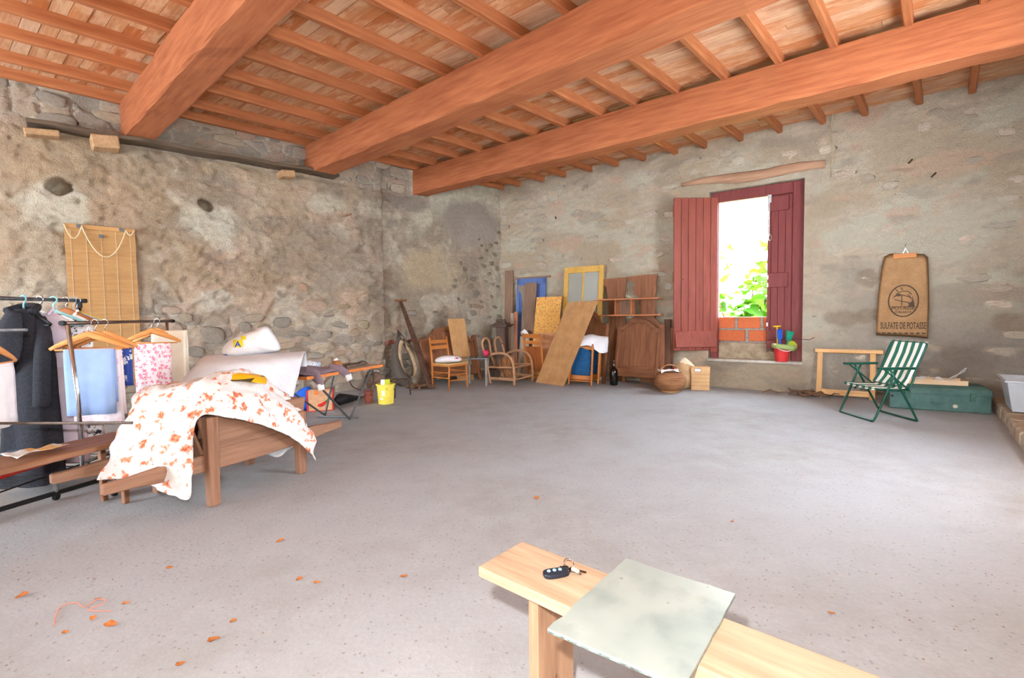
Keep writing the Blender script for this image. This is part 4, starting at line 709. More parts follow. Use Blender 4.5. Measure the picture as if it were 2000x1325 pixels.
tr_ = thing('tray', 'shallow dark tray of odds and ends on the folding table', 'tray', onF(1.0, .26, .1)); part('base', G().bb((-.2, -.12, 0), (.2, .12, .012)), M_('tray_brown', (96, 76, 66), (76, 58, 50), 8), tr_); part('rim', G().bb((-.2, -.12, .012), (.2, -.11, .03)).bb((-.2, .11, .012), (.2, .12, .03)).bb((-.2, -.11, .012), (-.19, .11, .03)).bb((.19, -.11, .012), (.2, .11, .03)), M_('tray_rim', (120, 98, 84), (98, 78, 66), 8), tr_)
solo('knife', G().bar((-.1, 0, .04), (.1, 0, .04), .018, .008), M_CHROME, 'small steel blade lying in the tray on the folding table', 'tool', M=onF(1.02, .2, .3), bev=.002)
solo('paper_card', G().add([(-.08, 0, 0), (.08, 0, 0), (.03, .03, .09), (-.03, .03, .07), (-.08, .004, 0), (.08, .004, 0), (.03, .034, .09), (-.03, .034, .07)], [(0, 1, 2, 3), (7, 6, 5, 4), (0, 4, 5, 1), (1, 5, 6, 2), (2, 6, 7, 3), (3, 7, 4, 0)]), M_('white_card', (240, 238, 232), (228, 226, 220)), 'white folded card at the back of the folding table', 'card', M=onF(1.1, .5, .1))

# ---- under and beside the folding table
p = F(592, 803); solo('blue_bag', puff(rnd_out([(-.13, 0), (-.15, .13), (-.06, .27), (.08, .33), (.15, .22), (.1, .02)]), .2, 7, .02, 6), M_('blue_plastic', (38, 100, 206), (28, 80, 180), 5, .35), 'crumpled blue plastic bag under the folding table', 'bag', M=rotz((p.x, p.y, .0), .3), smooth=True)
p = F(622, 803); sb = thing('shopping_bag', 'tan and red shopping bag with a chilli print under the folding table', 'bag', rotz((p.x, p.y+.05, 0), .3)); part('front_panel', G().bb((-.14, -.08, 0), (.17, .08, .29)), M_('tan_jute', (206, 158, 120), (190, 140, 102), 30, .8), sb, bev=.012); part('side_panel', G().bb((-.155, -.082, 0), (-.135, .082, .285)).bb((.165, -.082, 0), (.178, .082, .285)).bb((-.14, -.083, -.0), (.17, .083, .012)), M_('red_side', (196, 54, 50), (176, 42, 40), 20, .7), sb, bev=.004)
ch = catmull([(-.02, -.085, .08), (.03, -.085, .085), (.09, -.085, .13)], 5); part('chilli_print', G().tube(ch, [.004+.018*math.sin((i+1)/12*PI) for i in range(len(ch))], 8, flat=1), M_('chilli_red', (210, 40, 34), (190, 30, 28)), sb, smooth=True); part('chilli_stem', G().tube(catmull([(.085, -.086, .125), (.11, -.086, .15), (.14, -.086, .155)], 4), .01, 6), M_('chilli_green', (60, 140, 60), (44, 120, 46)), sb); part('orange_print', G().box((-.03, -.081, .25), (.05, .002, .06)), M_('orange_ink', (226, 130, 60), (210, 110, 46)), sb)
p = F(655, 797); q = F(715, 780); um = thing('umbrella', 'folded black umbrella lying on the floor under the folding table', 'umbrella', facing((p.x, p.y, 0), q-p)); L = (q-p).length; part('canopy', G().tube([(0, 0, .1), (.1, 0, .1), (L*.45, 0, .075), (L*.8, 0, .05)], [.03, .085, .06, .02], 10), M_('black_nylon', (34, 34, 38), (24, 24, 28), 20, .6), um, smooth=True); part('shaft', G().tube([(L*.75, 0, .05), (L, 0, .045)], .009, 6), M_BLACK, um); part('handle', G().tube(catmull([(L, 0, .045), (L+.08, 0, .045), (L+.12, .04, .05), (L+.08, .08, .05)], 4), .014, 8), M_BLACK, um)
p = F(720, 788); pt = thing('flower_pot', 'stack of small brown terracotta pots beside the yellow bucket', 'flower pots', Matrix.Translation((p.x, p.y, 0))); MTC = M_('terracotta', (152, 84, 70), (128, 66, 56), 14, .9)
part('lower_pot', G().lathe([(.045, 0), (.058, .085), (.066, .085), (.068, .115), (.05, .115)], n=18), MTC, pt, smooth=.5); part('upper_pot', G().lathe([(.05, .115), (.058, .15), (.068, .15), (.07, .18), (.058, .18), (.05, .14)], n=18), MTC, pt, smooth=.5)
p = F(754, 788); bk = thing('bucket', 'yellow plastic bucket with white print on the floor by the wall', 'bucket', Matrix.Translation((p.x, p.y, 0))); part('body', G().lathe([(.105, 0), (.125, .265), (.138, .268), (.138, .285), (.122, .285), (.102, .012), (0, .012)], n=28), rects('yellow_bucket', (244, 222, 92), [(-.03, .02, .12, .2, (246, 242, 214)), (-.06, -.01, .07, .095, (246, 242, 214)), (.03, .06, .2, .24, (214, 196, 80))], .4), bk, smooth=.5); part('handle', G().tube([(.138*math.cos(a), .138*math.sin(a)*.3-.09*math.sin(a), .25-.1*math.sin(a)) for a in np.linspace(0, PI, 12)], .004, 6), M_STEEL, bk)
solo('carton', G().bb((-.065, -.03, 0), (.065, .03, .2)), rects('lime_carton', (198, 206, 50), [(-.07, -.01, 0, .3, (236, 240, 228))], .6), 'lime green and white carton standing in the yellow bucket', 'carton', M=rotz((p.x, p.y, .145), .2), bev=.003)
# rusty rings and discs leaning on the wall
for px, py, r, lab, disc in ((731, 745, .17, 'round rusty pan leaning on the rubble wall under the folding table', True),):
    c = LW(px, py, .22); t = thing('rusty_pan', lab, 'pan', mat_axes(eL, nL, UP, c)); part('plate', G().lathe([(0, 0), (r*.86, 0), (r, .03), (r*.98, .034), (r*.84, .008), (0, .008)], n=26, m=Matrix.Rotation(R(-96), 3, 'X')), M_('rusty_pan_iron', (150, 124, 108), (112, 88, 74), 10, .8, .3), t, smooth=.6); part('rim_hook', G().tube([(r*.6*math.cos(a), .03, r+.05*math.sin(a)) for a in np.linspace(0, PI, 8)], .006, 5), mi, t)
c = LW(707, 745, .3); hp_ = [(.21*math.cos(a), .05*math.sin(a*2), .24*math.sin(a)) for a in np.linspace(0, 2*PI, 26)[:-1]]; solo('wire_hoop', G().tube(hp_, .009, 6, True), mi, 'rusty iron hoop leaning on the wall behind the umbrella', 'hoop', M=mat_axes(eL, nL, UP, V((c.x, c.y, .27))), smooth=True)
c = F(775, 776); sd = thing('iron_trivet', 'rusty three legged iron trivet between yellow bucket and horse collar', 'trivet', Matrix.Translation((c.x, c.y+.1, 0))); part('ring', G().tube([(.17*math.cos(a), .17*math.sin(a), .245) for a in np.linspace(0, 2*PI, 25)[:-1]], .011, 6, True), mi, sd, smooth=True)
for k in range(3): a = .5+k*2.09; part('leg', G().tube([(.17*math.cos(a), .17*math.sin(a), .245), (.2*math.cos(a), .2*math.sin(a), .0)], .011, 6), mi, sd)
# horse collar
c = F(803, 757); M = frame(c, c+(-eL)*1.0, LW(800, 650, .18))[0]
hc = thing('horse_collar', 'old leather horse collar leaning on the rubble wall', 'horse collar', M); path = catmull([(0, 0, .93), (-.11, 0, .78), (-.19, 0, .55), (-.185, 0, .3), (-.09, 0, .13), (.03, 0, .09), (.15, 0, .16), (.21, 0, .35), (.175, 0, .6), (.09, 0, .8)], 4)
n = len(path); rr_ = [.05+.055*math.sin(min(1, (p.z < .7)*1.0)*PI/2)*max(0, (.93-p.z)/.84) for p in path]
part('pad', G().tube(path[:-1]+[V((.045, 0, .88))], [max(.045, min(.105, .04+.085*(.95-p.z))) for p in path[:-1]]+[.04], 12, True, flat=1.1), rects('collar_leather', (112, 100, 88), [(-.5, -.02, -.5, 2, (84, 76, 68))], .75, (150, 136, 116), 5), hc, smooth=True)
part('lining', G().tube([V((p.x*.72, -.045, .09+(p.z-.09)*.86+.05)) for p in path[:-1]], [.045]*(n-1), 8, True, flat=.8), M_('collar_lining', (196, 172, 140), (164, 140, 110), 9, .9), hc, smooth=True)
part('peak', G().add([(-.10, -.04, .82), (.10, -.04, .82), (.10, .06, .82), (-.10, .06, .82), (-.03, .0, 1.07), (.0, .02, 1.08)], [(0, 1, 4), (1, 5, 4), (1, 2, 5), (2, 3, 5), (3, 4, 5), (3, 0, 4)]), M_('collar_dark', (84, 76, 70), (64, 58, 54), 9, .8), hc)
for s in (-1, 1): part('hame_end', G().tube(catmull([(s*.10, .02, .80), (s*.18, 0, .86), (s*.27, -.01, .84), (s*.3, -.01, .80)], 4), [.02, .024, .026, .028, .028, .028, .028, .028, .028, .027, .025, .022, .015], 8), M_('hame_red', (140, 72, 54), (112, 54, 42), 14, .6), hc, smooth=True)
# dry roots on the floor by the collar
rt = random.Random(31); c = F(812, 762)
rts = thing('dry_roots', 'tangle of dry roots and twigs on the floor below the horse collar', 'roots', Matrix.Translation((c.x+.05, c.y+.12, 0))); mr_ = M_('dry_root', (138, 104, 78), (100, 74, 56), 20, .95)
def twig(rg, L, r): 
    a = rg.uniform(0, 2*PI); x, y = rg.gauss(0, .14), rg.gauss(0, .1); pts = []
    for k in range(5): pts.append(V((x+math.cos(a)*L*(k/4-.5)+rg.gauss(0, .015), y+math.sin(a)*L*(k/4-.5)+rg.gauss(0, .015), r+rg.uniform(0, .07))))
    return G().tube(pts, [r, r, r*.9, r*.7, r*.4], 5)
for k in range(22): part('root', twig(rt, rt.uniform(.15, .45), rt.uniform(.008, .02)), mr_, rts, smooth=True)
# two-man saw blade
a = F(838, 761); b = LW(806, 588, .06); sx = V((.75, .3, 0)).normalized(); M, w, h = frame(a, a+(-eL)*.2, b)
sw = thing('crosscut_saw', 'long rusty crosscut saw leaning on the rubble wall', 'saw', M); out = [(-.02, .02), (.13, 0)]
for k in range(24): z = .05+(h-.15)*k/24; out += [(.135-.07*k/24+.012, z), (.135-.07*k/24, z+(h-.15)/48)]
out += [(.06, h), (0.0, h)]; part('blade', G().prism(out, 0, .006), M_('saw_rust', (112, 82, 68), (82, 60, 50), 12, .7, .3), sw); part('handle', G().tube([(.0-.09, .003, h), (.16, .003, h+.01)], .018, 10), wood('saw_handle', (150, 98, 66), (118, 74, 48), 'x'), sw)
# ================================================================== things leaning along the corner and the end wall
M_CARD = M_('hardboard', (206, 160, 110), (186, 138, 90), 5, .8, st=.05); M_OLDW = wood('walnut_old', (150, 98, 66), (108, 66, 44), 'z', .6, .06); M_OLDX = wood('walnut_old_x', (146, 94, 62), (104, 62, 42), 'x', .6, .06)
M_GREYW = wood('grey_board', (158, 126, 104), (118, 92, 76), 'z', .85, .08); M_PINE = wood('pine_orange', (206, 132, 66), (172, 100, 44), 'z', .45, .05); M_PINEX = wood('pine_orange_x', (206, 132, 66), (172, 100, 44), 'x', .45, .05)
def wdist(p, n): return (p-CORNER).dot(n)
def panel(name, label, cat, BLp, BRp, TL, t, m, bev=.003, group=None, holes=None, outline=None):
    M, w, h = frame(BLp, BRp, TL); g = G()
    sk = (TL-BLp).dot((BRp-BLp).normalized()); g.prism(outline(w, h), 0, t) if outline else g.prism([(0, 0), (w, 0), (w+sk, h), (sk, h)], 0, t); return solo(name, g, m, label, cat, group, M=M, bev=bev), w, h
# --- curved bed headboard standing before the rubble wall
def bedhead(name, label, BL, BR, TL, crest, m1, m2, group='old bed ends', leg=.12, post_h=None, horn=False):
    M, w, h = frame(BL, BR, TL); h /= crest(0); t = thing(name, label, 'bed end', M, group); n = 24
    top = [(w*k/n, h*crest(k/n)) for k in range(n+1)]
    part('panel', G().prism([(.05, leg+.1)]+[(min(max(x, .05), w-.05), z-.04) for x, z in top]+[(w-.05, leg+.1)], .012, .03), m1, t)
    g = G(); P = [[V((x, y, z+dz)) for y, dz in ((-.004, -.07), (.046, -.07), (.046, .0), (-.004, .0))] for x, z in top]; g.add([p for r_ in P for p in r_], [(i*4+k, i*4+(k+1) % 4, (i+1)*4+(k+1) % 4, (i+1)*4+k) for i in range(n) for k in range(4)]+[(3, 2, 1, 0), tuple(n*4+k for k in range(4))]); part('crest_rail', g, m2, t, smooth=.5)
    g = G(); P = [[V((x, y, z+dz)) for y, dz in ((-.012, -.085), (.012, -.085), (.012, -.07), (-.012, -.07))] for x, z in top[1:-1]]; g.add([p for r_ in P for p in r_], [(i*4+k, i*4+(k+1) % 4, (i+1)*4+(k+1) % 4, (i+1)*4+k) for i in range(n-2) for k in range(4)]); part('moulding', g, m2, t)
    for x, c in ((0, crest(0)), (w-.06, crest(1))): part('post', G().bb((x, -.008, 0), (x+.06, .05, h*c)), m1, t, bev=.008)
    part('lower_rail', G().bb((.06, -.0, leg), (w-.06, .042, leg+.2)), m2, t, bev=.008)
    for k in range(1, 3): part('panel_joint', G().bb((w*k/3-.004, .008, leg+.2), (w*k/3+.004, .012, h*crest(k/3)-.08)), m1, t)
    return t
cr1 = lambda q: .80+.20*math.sin(min(1, max(0, (q-.1)/.75))*PI)**1.0-(.03 if q > .85 else 0)+(.06 if q > .95 else 0)+(.05 if .2 < q < .3 else 0)*math.sin((q-.2)*31)
bedhead('headboard', 'carved curved bed end before the rubble wall, left of the bentwood armchair', F(833, 754), F(942, 741), DP(828, 662, 8.85), cr1, M_OLDW, M_OLDX)
panel('hardboard_strip', 'narrow tan hardboard strip leaning on the curved bed end by the ladder back chair', 'board', F(894, 745), F(926, 741.5), DP(874, 623, 9.0), .006, M_CARD)
# --- ladder back chair with rush seat
fd = V((.78, -.62, 0)); FL = V((-1.05, 8.05, 0)); Mch = facing(FL-fd*.42+V((.62, .78, 0))*.0, fd)   # x forward, y to the chair's left; origin rear right foot
ch = thing('dining_chair', 'pine ladder back chair with woven seat and folded towel', 'chair', Mch)
for y in (0, .40): part('leg', G().tube([(0, y, 0), (.01, y, .44), (-.05, y, .88)], [.014, .018, .014], 8), M_PINE, ch, smooth=True); part('leg', G().tube([(.42, y+(-.02 if y == 0 else .02), 0), (.42, y, .45)], [.014, .018], 8), M_PINE, ch, smooth=True)
for z, x in ((.80, -.04), (.70, -.028)): part('back_slat', G().bb((x-.008, .01, z-.032), (x+.008, .39, z+.032)), M_PINEX, ch, bev=.006)
part('seat', G().add([(-.0, -.01, .44), (.44, -.03, .45), (.44, .43, .45), (0, .41, .44), (-.0, -.01, .415), (.44, -.03, .425), (.44, .43, .425), (0, .41, .415), (.22, .2, .435)], [(0, 1, 8), (1, 2, 8), (2, 3, 8), (3, 0, 8), (7, 6, 5, 4), (0, 4, 5, 1), (1, 5, 6, 2), (2, 6, 7, 3), (3, 7, 4, 0)]), M_('rush', (214, 184, 130), (186, 152, 98), 30, .9, stretch=(1, 8, 1)), ch); part('seat_rail', G().bb((.0, -.025, .395), (.44, -.005, .43)).bb((0, .405, .395), (.44, .425, .43)).bb((.425, 0, .395), (.445, .4, .43)), M_PINEX, ch, bev=.004)
for z, yy in ((.2, 0), (.2, .4), (.29, 0), (.29, .4)): part('stretcher', G().tube([(0, yy, z), (.42, yy, z)], .01, 6), M_PINEX, ch)
for x, z in ((.42, .25), (.42, .16), (0, .24)): part('stretcher', G().tube([(x, 0, z), (x, .4, z)], .01, 6), M_PINEX, ch)
solo('folded_towel', puff(rnd_out([(-.2, 0), (-.22, .06), (-.1, .115), (.1, .12), (.21, .09), (.22, .02), (.1, 0)]), .3, 6, .012, 2), printed('towel_print', (232, 226, 228), [(9, .22, (176, 60, 96), 1.2)]), 'folded white towel with magenta motif on the ladder back chair seat', 'towel', M=Mch @ Matrix.Translation((.2, .2, .445)) @ Matrix.Rotation(R(40), 4, 'Z'), smooth=True)
# --- glass side table
Mg = rotz((-.80, 8.50, 0), -.05); gt = thing('glass_table', 'low glass topped table with grey legs behind the ladder back chair', 'table', Mg, None); mg_, nt, b = nodes('table_glass', .05, 0, .5); b.inputs['Base Color'].default_value = srgb(180, 196, 192); b.inputs['Transmission Weight'].default_value = .85; b.inputs['IOR'].default_value = 1.45
part('glass_top', G().bb((-.14, -.02, .50), (.42, .38, .512)), mg_, gt, bev=.003); part('rim', G().bb((-.02, -.01, .478), (.36, .01, .499)).bb((-.02, .35, .478), (.36, .37, .499)), M_STEEL, gt)
for x in (-.0, .34):
    for y in (0, .35): part('leg', G().bb((x-.018, y-.018, 0), (x+.018, y+.018, .499)), M_('leg_grey', (150, 144, 138), (130, 124, 118), 12, .5), gt, bev=.003)
# --- bentwood armchair without upholstery
A0, A1, A2 = F(955, 750), F(1008, 754), F(1040, 742); fx = (A1-A0).normalized(); MAr = facing((A0.x, A0.y, 0), fx); ar = thing('armchair', 'stripped bentwood armchair frame with loose straw padding', 'armchair', MAr); MBW = wood('bentwood', (190, 146, 110), (154, 112, 82), 'x', .6, .05); D_, Wd = .54, .66
for y in (0, Wd):
    pts = catmull([(.54, y, 0), (.535, y, .25), (.50, y, .44), (.38, y, .545), (.2, y, .565), (.02, y, .52), (-.06, y, .47)], 5); part('arm_hoop', G().tube(pts, .024, 8, flat=.9), MBW, ar, smooth=True)
    part('rear_leg', G().tube(catmull([(.03, y, 0), (-.02, y, .3), (-.09, y, .55), (-.13, y, .68)], 4), .022, 8), MBW, ar, smooth=True)
    part('side_rail', G().tube([(-.01, y, .30), (.53, y, .32)], .017, 8), MBW, ar); part('side_rail', G().bb((.02, y-.012, .08), (.53, y+.012, .13)), MBW, ar, bev=.004)
pts = catmull([(-.12, 0, .62), (-.14, .0, .74), (-.15, .06, .80), (-.15, .13, .82), (-.15, .20, .80), (-.14, .24, .74), (-.10, .24, .5), (-.02, .24, .3)], 4); part('back_hoop', G().tube(pts, .022, 8), MBW, ar, smooth=True)
pts = catmull([(-.10, Wd-.24, .5), (-.14, Wd-.24, .74), (-.15, Wd-.18, .80), (-.15, Wd-.12, .82), (-.15, Wd-.05, .8), (-.13, Wd, .7)], 4); part('back_hoop', G().tube(pts, .022, 8), MBW, ar, smooth=True)
for x, z in ((.53, .32), (.02, .30), (.53, .1)): part('cross_rail', G().tube([(x, 0, z), (x, Wd, z)], .016, 8), MBW, ar)
mst_ = M_('straw', (190, 136, 92), (150, 100, 64), 30, .9); rs_ = random.Random(6)
g = G()
for k in range(80): y = .12+rs_.random()*.42; x = .12+rs_.random()*.1; g.tube([(x+.02, y, .42+rs_.uniform(-.04, .06)), (x+.05+rs_.gauss(0, .02), y+rs_.gauss(0, .03), .28), (x+.1+rs_.gauss(0, .05), y+rs_.gauss(0, .06), .06+rs_.random()*.1)], .007, 4)
part('straw_padding', g, mst_, ar, kind='stuff'); part('webbing', G().bb((.05, .05, .29), (.5, .61, .297)), M_('sacking', (176, 140, 104), (140, 106, 76), 40, .95), ar)
solo('pink_ball', G().lathe([(.0, -.06)]+[(.06*math.cos(a), .06*math.sin(a)) for a in np.linspace(-1.3, 1.3, 9)]+[(0, .06)], n=16), M_('pink_rubber', (216, 60, 100), (196, 44, 84), 10, .5), 'small pink ball on the glass table behind the armchair', 'ball', M=Matrix.Translation((-.47, 8.72, .573)), smooth=True)
# --- dark carved column in the corner
c = F(984, 735.5); cl = thing('carved_column', 'dark carved furniture column with moulded cap in the room corner', 'column', rotz((c.x-.02, c.y+.02, 0), -.4)); MDK = wood('dark_oak', (104, 80, 66), (70, 52, 44), 'z', .6, .03)
part('shaft', G().bb((-.10, -.10, 0), (.10, .10, 1.0)), MDK, cl, bev=.015); part('cap', G().bb((-.15, -.15, 1.0), (.15, .15, 1.03)).bb((-.18, -.18, 1.03), (.18, .18, 1.06)).bb((-.13, -.13, 1.06), (.13, .13, 1.09)), MDK, cl, bev=.006); part('base', G().bb((-.13, -.13, 0), (.13, .13, .12)), MDK, cl, bev=.01)
for x in (-.08, .0, .08): part('finial', G().lathe([(.02, 1.09), (.035, 1.11), (.03, 1.13), (.04, 1.145), (.02, 1.165), (0, 1.17)], (x, -.05, 0), 10), MDK, cl, smooth=True)
# --- boards, blue door and canvas against the end wall
def wl(px, py, off): return BW(px, py, off)
def base_at(px, off):                       # floor point under an image column at a distance from the end wall
    s, z = bsz(px, 700, off); return CORNER+eB*s+nB*off
def lean(name, label, cat, px0, px1, pytop, off0, off1, t, m, group=None, outline=None, z0=0, topx=None):
    TL = wl(topx or px0, pytop, off1); BL = base_at(px0, off0)+UP*z0; BR = base_at(px1, off0)+UP*z0
    return panel(name, label, cat, BL, BR, TL, t, m, group=group, outline=outline)
bd_ = thing('door', 'old door with flaking blue paint leaning behind boards in the corner', 'door', None); BL, BR, TL = base_at(1003, .22), base_at(1059, .22), wl(1000, 546, .05); M, w, h = frame(BL, BR, TL); bd_.matrix_world = M; MW[bd_.name] = M
M_BLUE = wood('blue_paint', (104, 128, 186), (82, 104, 160), 'z', .6, .06)
for k in range(5): part('plank', G().bb((k*w/5+.002, .008, .02), ((k+1)*w/5-.002, .035, h-.02)), M_BLUE, bd_, bev=.004)
for z0, z1 in ((h-.14, h), (h*.48, h*.48+.11), (.06, .22)): part('ledge', G().bb((0, -.006, z0), (w, .01, z1)), M_BLUE, bd_, bev=.004)
for x0 in (0, w-.08): part('stile', G().bb((x0, -.006, 0), (x0+.08, .009, h)), M_BLUE, bd_, bev=.004)
part('top_batten', G().bb((-.06, -.01, h), (w+.1, .03, h+.03)), M_GREYW, bd_)
lean('plank', 'tall pale plank standing in the corner left of the blue door', 'plank', 984, 1000, 529, .26, .04, .025, M_GREYW, 'boards in the corner', topx=986)
lean('plank', 'wide brown board leaning in front of the blue door', 'plank', 1016, 1038, 553, .46, .16, .025, M_GREYW, 'boards in the corner', topx=1026)
lean('plank', 'short dull brown board with a torn corner on the blue door', 'plank', 1000, 1022, 558, .36, .12, .02, wood('dull_board', (162, 148, 134), (128, 112, 98), 'z', .9), 'boards in the corner', topx=1006, outline=lambda w, h: [(w*.55, 0), (w, 0), (w, h), (0, h), (.03, h-.12), (w*.4, h-.2), (w*.5, h-.42)])
lean('plank', 'slim reddish lath standing before the blue door', 'plank', 1004, 1010, 609, .56, .3, .03, wood('red_lath', (196, 132, 100), (160, 98, 72), 'z'), 'boards in the corner'); lean('plank', 'slim pale lath beside the reddish lath at the blue door', 'plank', 997, 1003, 612, .58, .32, .02, wood('pale_lath', (196, 176, 156), (160, 140, 120), 'z'), 'boards in the corner')
M_ORNG = printed('orange_paint_canvas', (236, 178, 96), [(20, .34, (214, 130, 70), 2), (24, .26, (110, 110, 84), 2.4), (22, .24, (240, 214, 130), 2), (16, .2, (190, 70, 80), 2)])
can = thing('canvas', 'orange painted canvas with coloured dabs leaning left of the yellow door', 'canvas', None); BL, BR, TL = base_at(1034, .62), base_at(1083, .62), wl(1047, 581, .34); M, w, h = frame(BL, BR, TL); can.matrix_world = M; MW[can.name] = M
part('painting', G().bb((0, 0, 0), (w, .02, h)), M_ORNG, can, bev=.002); part('stretcher_bar', G().bb((0, .02, 0), (.04, .035, h)).bb((w-.04, .02, 0), (w, .035, h)), M_PINE, can)
panel('pale_sheet', 'plain peach coloured sheet of card in front of the orange canvas', 'card', M @ V((.06, -.03, h*.1)), M @ V((w-.02, -.03, h*.1)), M @ V((.07, -.012, h*.56)), .006, M_('peach_card', (226, 170, 126), (214, 154, 110), 6, .9))
c = F(1022, 737); rl = thing('roll_bundle', 'bundle of pale rolls standing behind the armchair', 'rolls', rotz((c.x-.02, c.y+.05, 0), 0))
for x, y, r in ((-.07, 0, .05), (.035, .02, .055), (-.01, .1, .05)): part('roll', G().tube([(x, y, 0), (x+.09, y+.02, .88-abs(x))], r, 14), M_('pale_roll', (196, 176, 154), (166, 144, 122), 6, .85, stretch=(8, 8, .6)), rl, smooth=.6)
part('white_top', G().tube([(.02, .03, .84), (.1, .05, .9)], .075, 12), M_('white_rag', (230, 226, 220), (212, 206, 200)), rl, smooth=.6)
# --- folded pine chair
BL, BR = F(1030, 742), F(1062, 745); TL = DP(1040, 652, 9.0); M, w, h = frame(BL, BR, TL); fc_ = thing('folding_chair', 'folded pine chair leaning behind the large hardboard panel', 'folding chair', M, 'folded chairs'); w = .42
for x in (0, w-.03): part('side_rail', G().bb((x, 0, 0), (x+.03, .03, h)), M_PINE, fc_, bev=.006); part('rear_leg', G().bb((x+.035*(1 if x == 0 else -1), .035, .02), (x+.03+.035*(1 if x == 0 else -1), .06, h*.7)), M_PINE, fc_, bev=.005)
part('back_slat', G().bb((.03, .004, h-.09), (w-.03, .022, h-.01)), M_PINEX, fc_, bev=.006); part('back_slat', G().bb((.03, .004, h-.2), (w-.03, .022, h-.14)), M_PINEX, fc_, bev=.006); part('seat', G().bb((.03, .002, .2), (w-.03, .02, h-.25)), wood('seat_ply', (168, 98, 52), (132, 72, 36), 'z', .45), fc_, bev=.006); part('stretcher', G().tube([(.02, .015, .1), (w-.02, .015, .1)], .011, 6), M_PINEX, fc_)
# --- yellow glazed door
BL, BR, TL = base_at(1092, .34), base_at(1169, .34), wl(1093, 524, .10); M, w, h = frame(BL, BR, TL); yd = thing('glazed_door', 'ochre yellow glazed door leaning against the end wall', 'door', M); MY = M_('ochre_paint', (226, 182, 96), (208, 162, 78), 6, .6)
for x0, x1 in ((0, .095), (w-.095, w)): part('stile', G().bb((x0, 0, 0), (x1, .04, h)), MY, yd, bev=.005)
zr = [h-.12, h*.70-.02, h*.38]; part('rail', G().bb((.095, 0, h-.12), (w-.095, .04, h)), MY, yd, bev=.005); part('rail', G().bb((.095, 0, h*.655), (w-.095, .04, h*.685)), MY, yd, bev=.004); part('rail', G().bb((.095, 0, h*.36), (w-.095, .04, h*.39)), MY, yd, bev=.004); part('rail', G().bb((.095, 0, 0), (w-.095, .04, .2)), MY, yd, bev=.005); part('muntin', G().bb((w/2-.016, .004, .2), (w/2+.016, .036, h-.12)), MY, yd, bev=.004)
mgl, nt, b = nodes('old_pane', .12, 0, .5); b.inputs['Base Color'].default_value = srgb(196, 196, 184); b.inputs['Alpha'].default_value = .45
for z0, z1 in ((h*.685, h-.12), (h*.39, h*.655), (.2, h*.36)):
    for x0, x1 in ((.095, w/2-.016), (w/2+.016, w-.095)): part('pane', G().bb((x0, .018, z0), (x1, .022, z1)), mgl, yd)
lean('white_board', 'white panel standing just behind the right edge of the yellow door', 'panel', 1140, 1173, 528, .2, .06, .02, M_('white_melamine', (232, 236, 240), (220, 226, 232), 6, .4), topx=1140)
# --- scrolled furniture sides
zc = lambda L: [(p[0]/3.846+820, p[1]/3.846+500) for p in L]
def carved(label, L, off):
    q = [bsz(x, y, off) for x, y in zc(L)]; sx = min(p[0] for p in q); o = [(p[0]-sx, p[1]) for p in q]; zb = .55; M = mat_axes(eB, (-nB), UP, CORNER+eB*sx+nB*off+UP*0)
    o2 = o+[(o[-1][0], zb), (o[0][0]+.0, zb)] if False else o
    t = thing('furniture_side', label, 'carved board', M, 'scrolled furniture sides'); part('board', G().prism(o2, -.012, .012), M_OLDW, t); xs = [p[0] for p in o2]; x0 = .45*max(xs)+.0; part('bead', G().bb((x0, -.018, .62), (x0+.012, -.012, max(p[1] for p in o2)-.06)), M_OLDW, t); part('bead', G().bb((x0+.07, -.018, .62), (x0+.082, -.012, max(p[1] for p in o2)-.06)), M_OLDW, t); return t
carved('scrolled brown furniture side next to the yellow door, above the shelf', [(1360, 178), (1450, 168), (1555, 160), (1548, 230), (1540, 310), (1545, 600), (1548, 960), (1425, 960), (1420, 460), (1412, 300), (1400, 240), (1375, 205)], .10)
carved('scrolled brown furniture side with deep notch, nearer the red shutter', [(1560, 158), (1640, 148), (1787, 135), (1775, 200), (1781, 250), (1765, 330), (1775, 440), (1778, 960), (1655, 960), (1652, 380), (1640, 302), (1612, 290), (1608, 250), (1618, 205), (1595, 190), (1570, 188)], .08)
# --- small shelf unit perched on the bed ends
s0, z0 = bsz(1166, 588, .32); s1, z1 = bsz(1291, 581, .32); su = thing('shelf_unit', 'small pine shelf unit of two boards perched on top of the bed ends', 'shelf', MB_ @ Matrix.Translation((s0, -.32, 0))); L = s1-s0; MSF = wood('shelf_pine', (196, 128, 84), (160, 94, 58), 'x', .6)
zu = (z0+z1)/2; zl = bsz(1230, 616, .32)[1]; part('shelf_board', G().bb((0, -.1, zu-.012), (L, .1, zu+.012)), MSF, su, bev=.003); part('shelf_board', G().bb((.06, -.1, zl-.012), (L+.02, .1, zl+.012)), MSF, su, bev=.003)
for q in (.33, .58): part('upright', G().bb((L*q-.01, -.09, zl), (L*q+.01, .09, zu)), MSF, su, bev=.003)
part('back_panel', G().bb((L*.33, .08, zl), (L*.58, .088, zu)), M_GREYW, su)
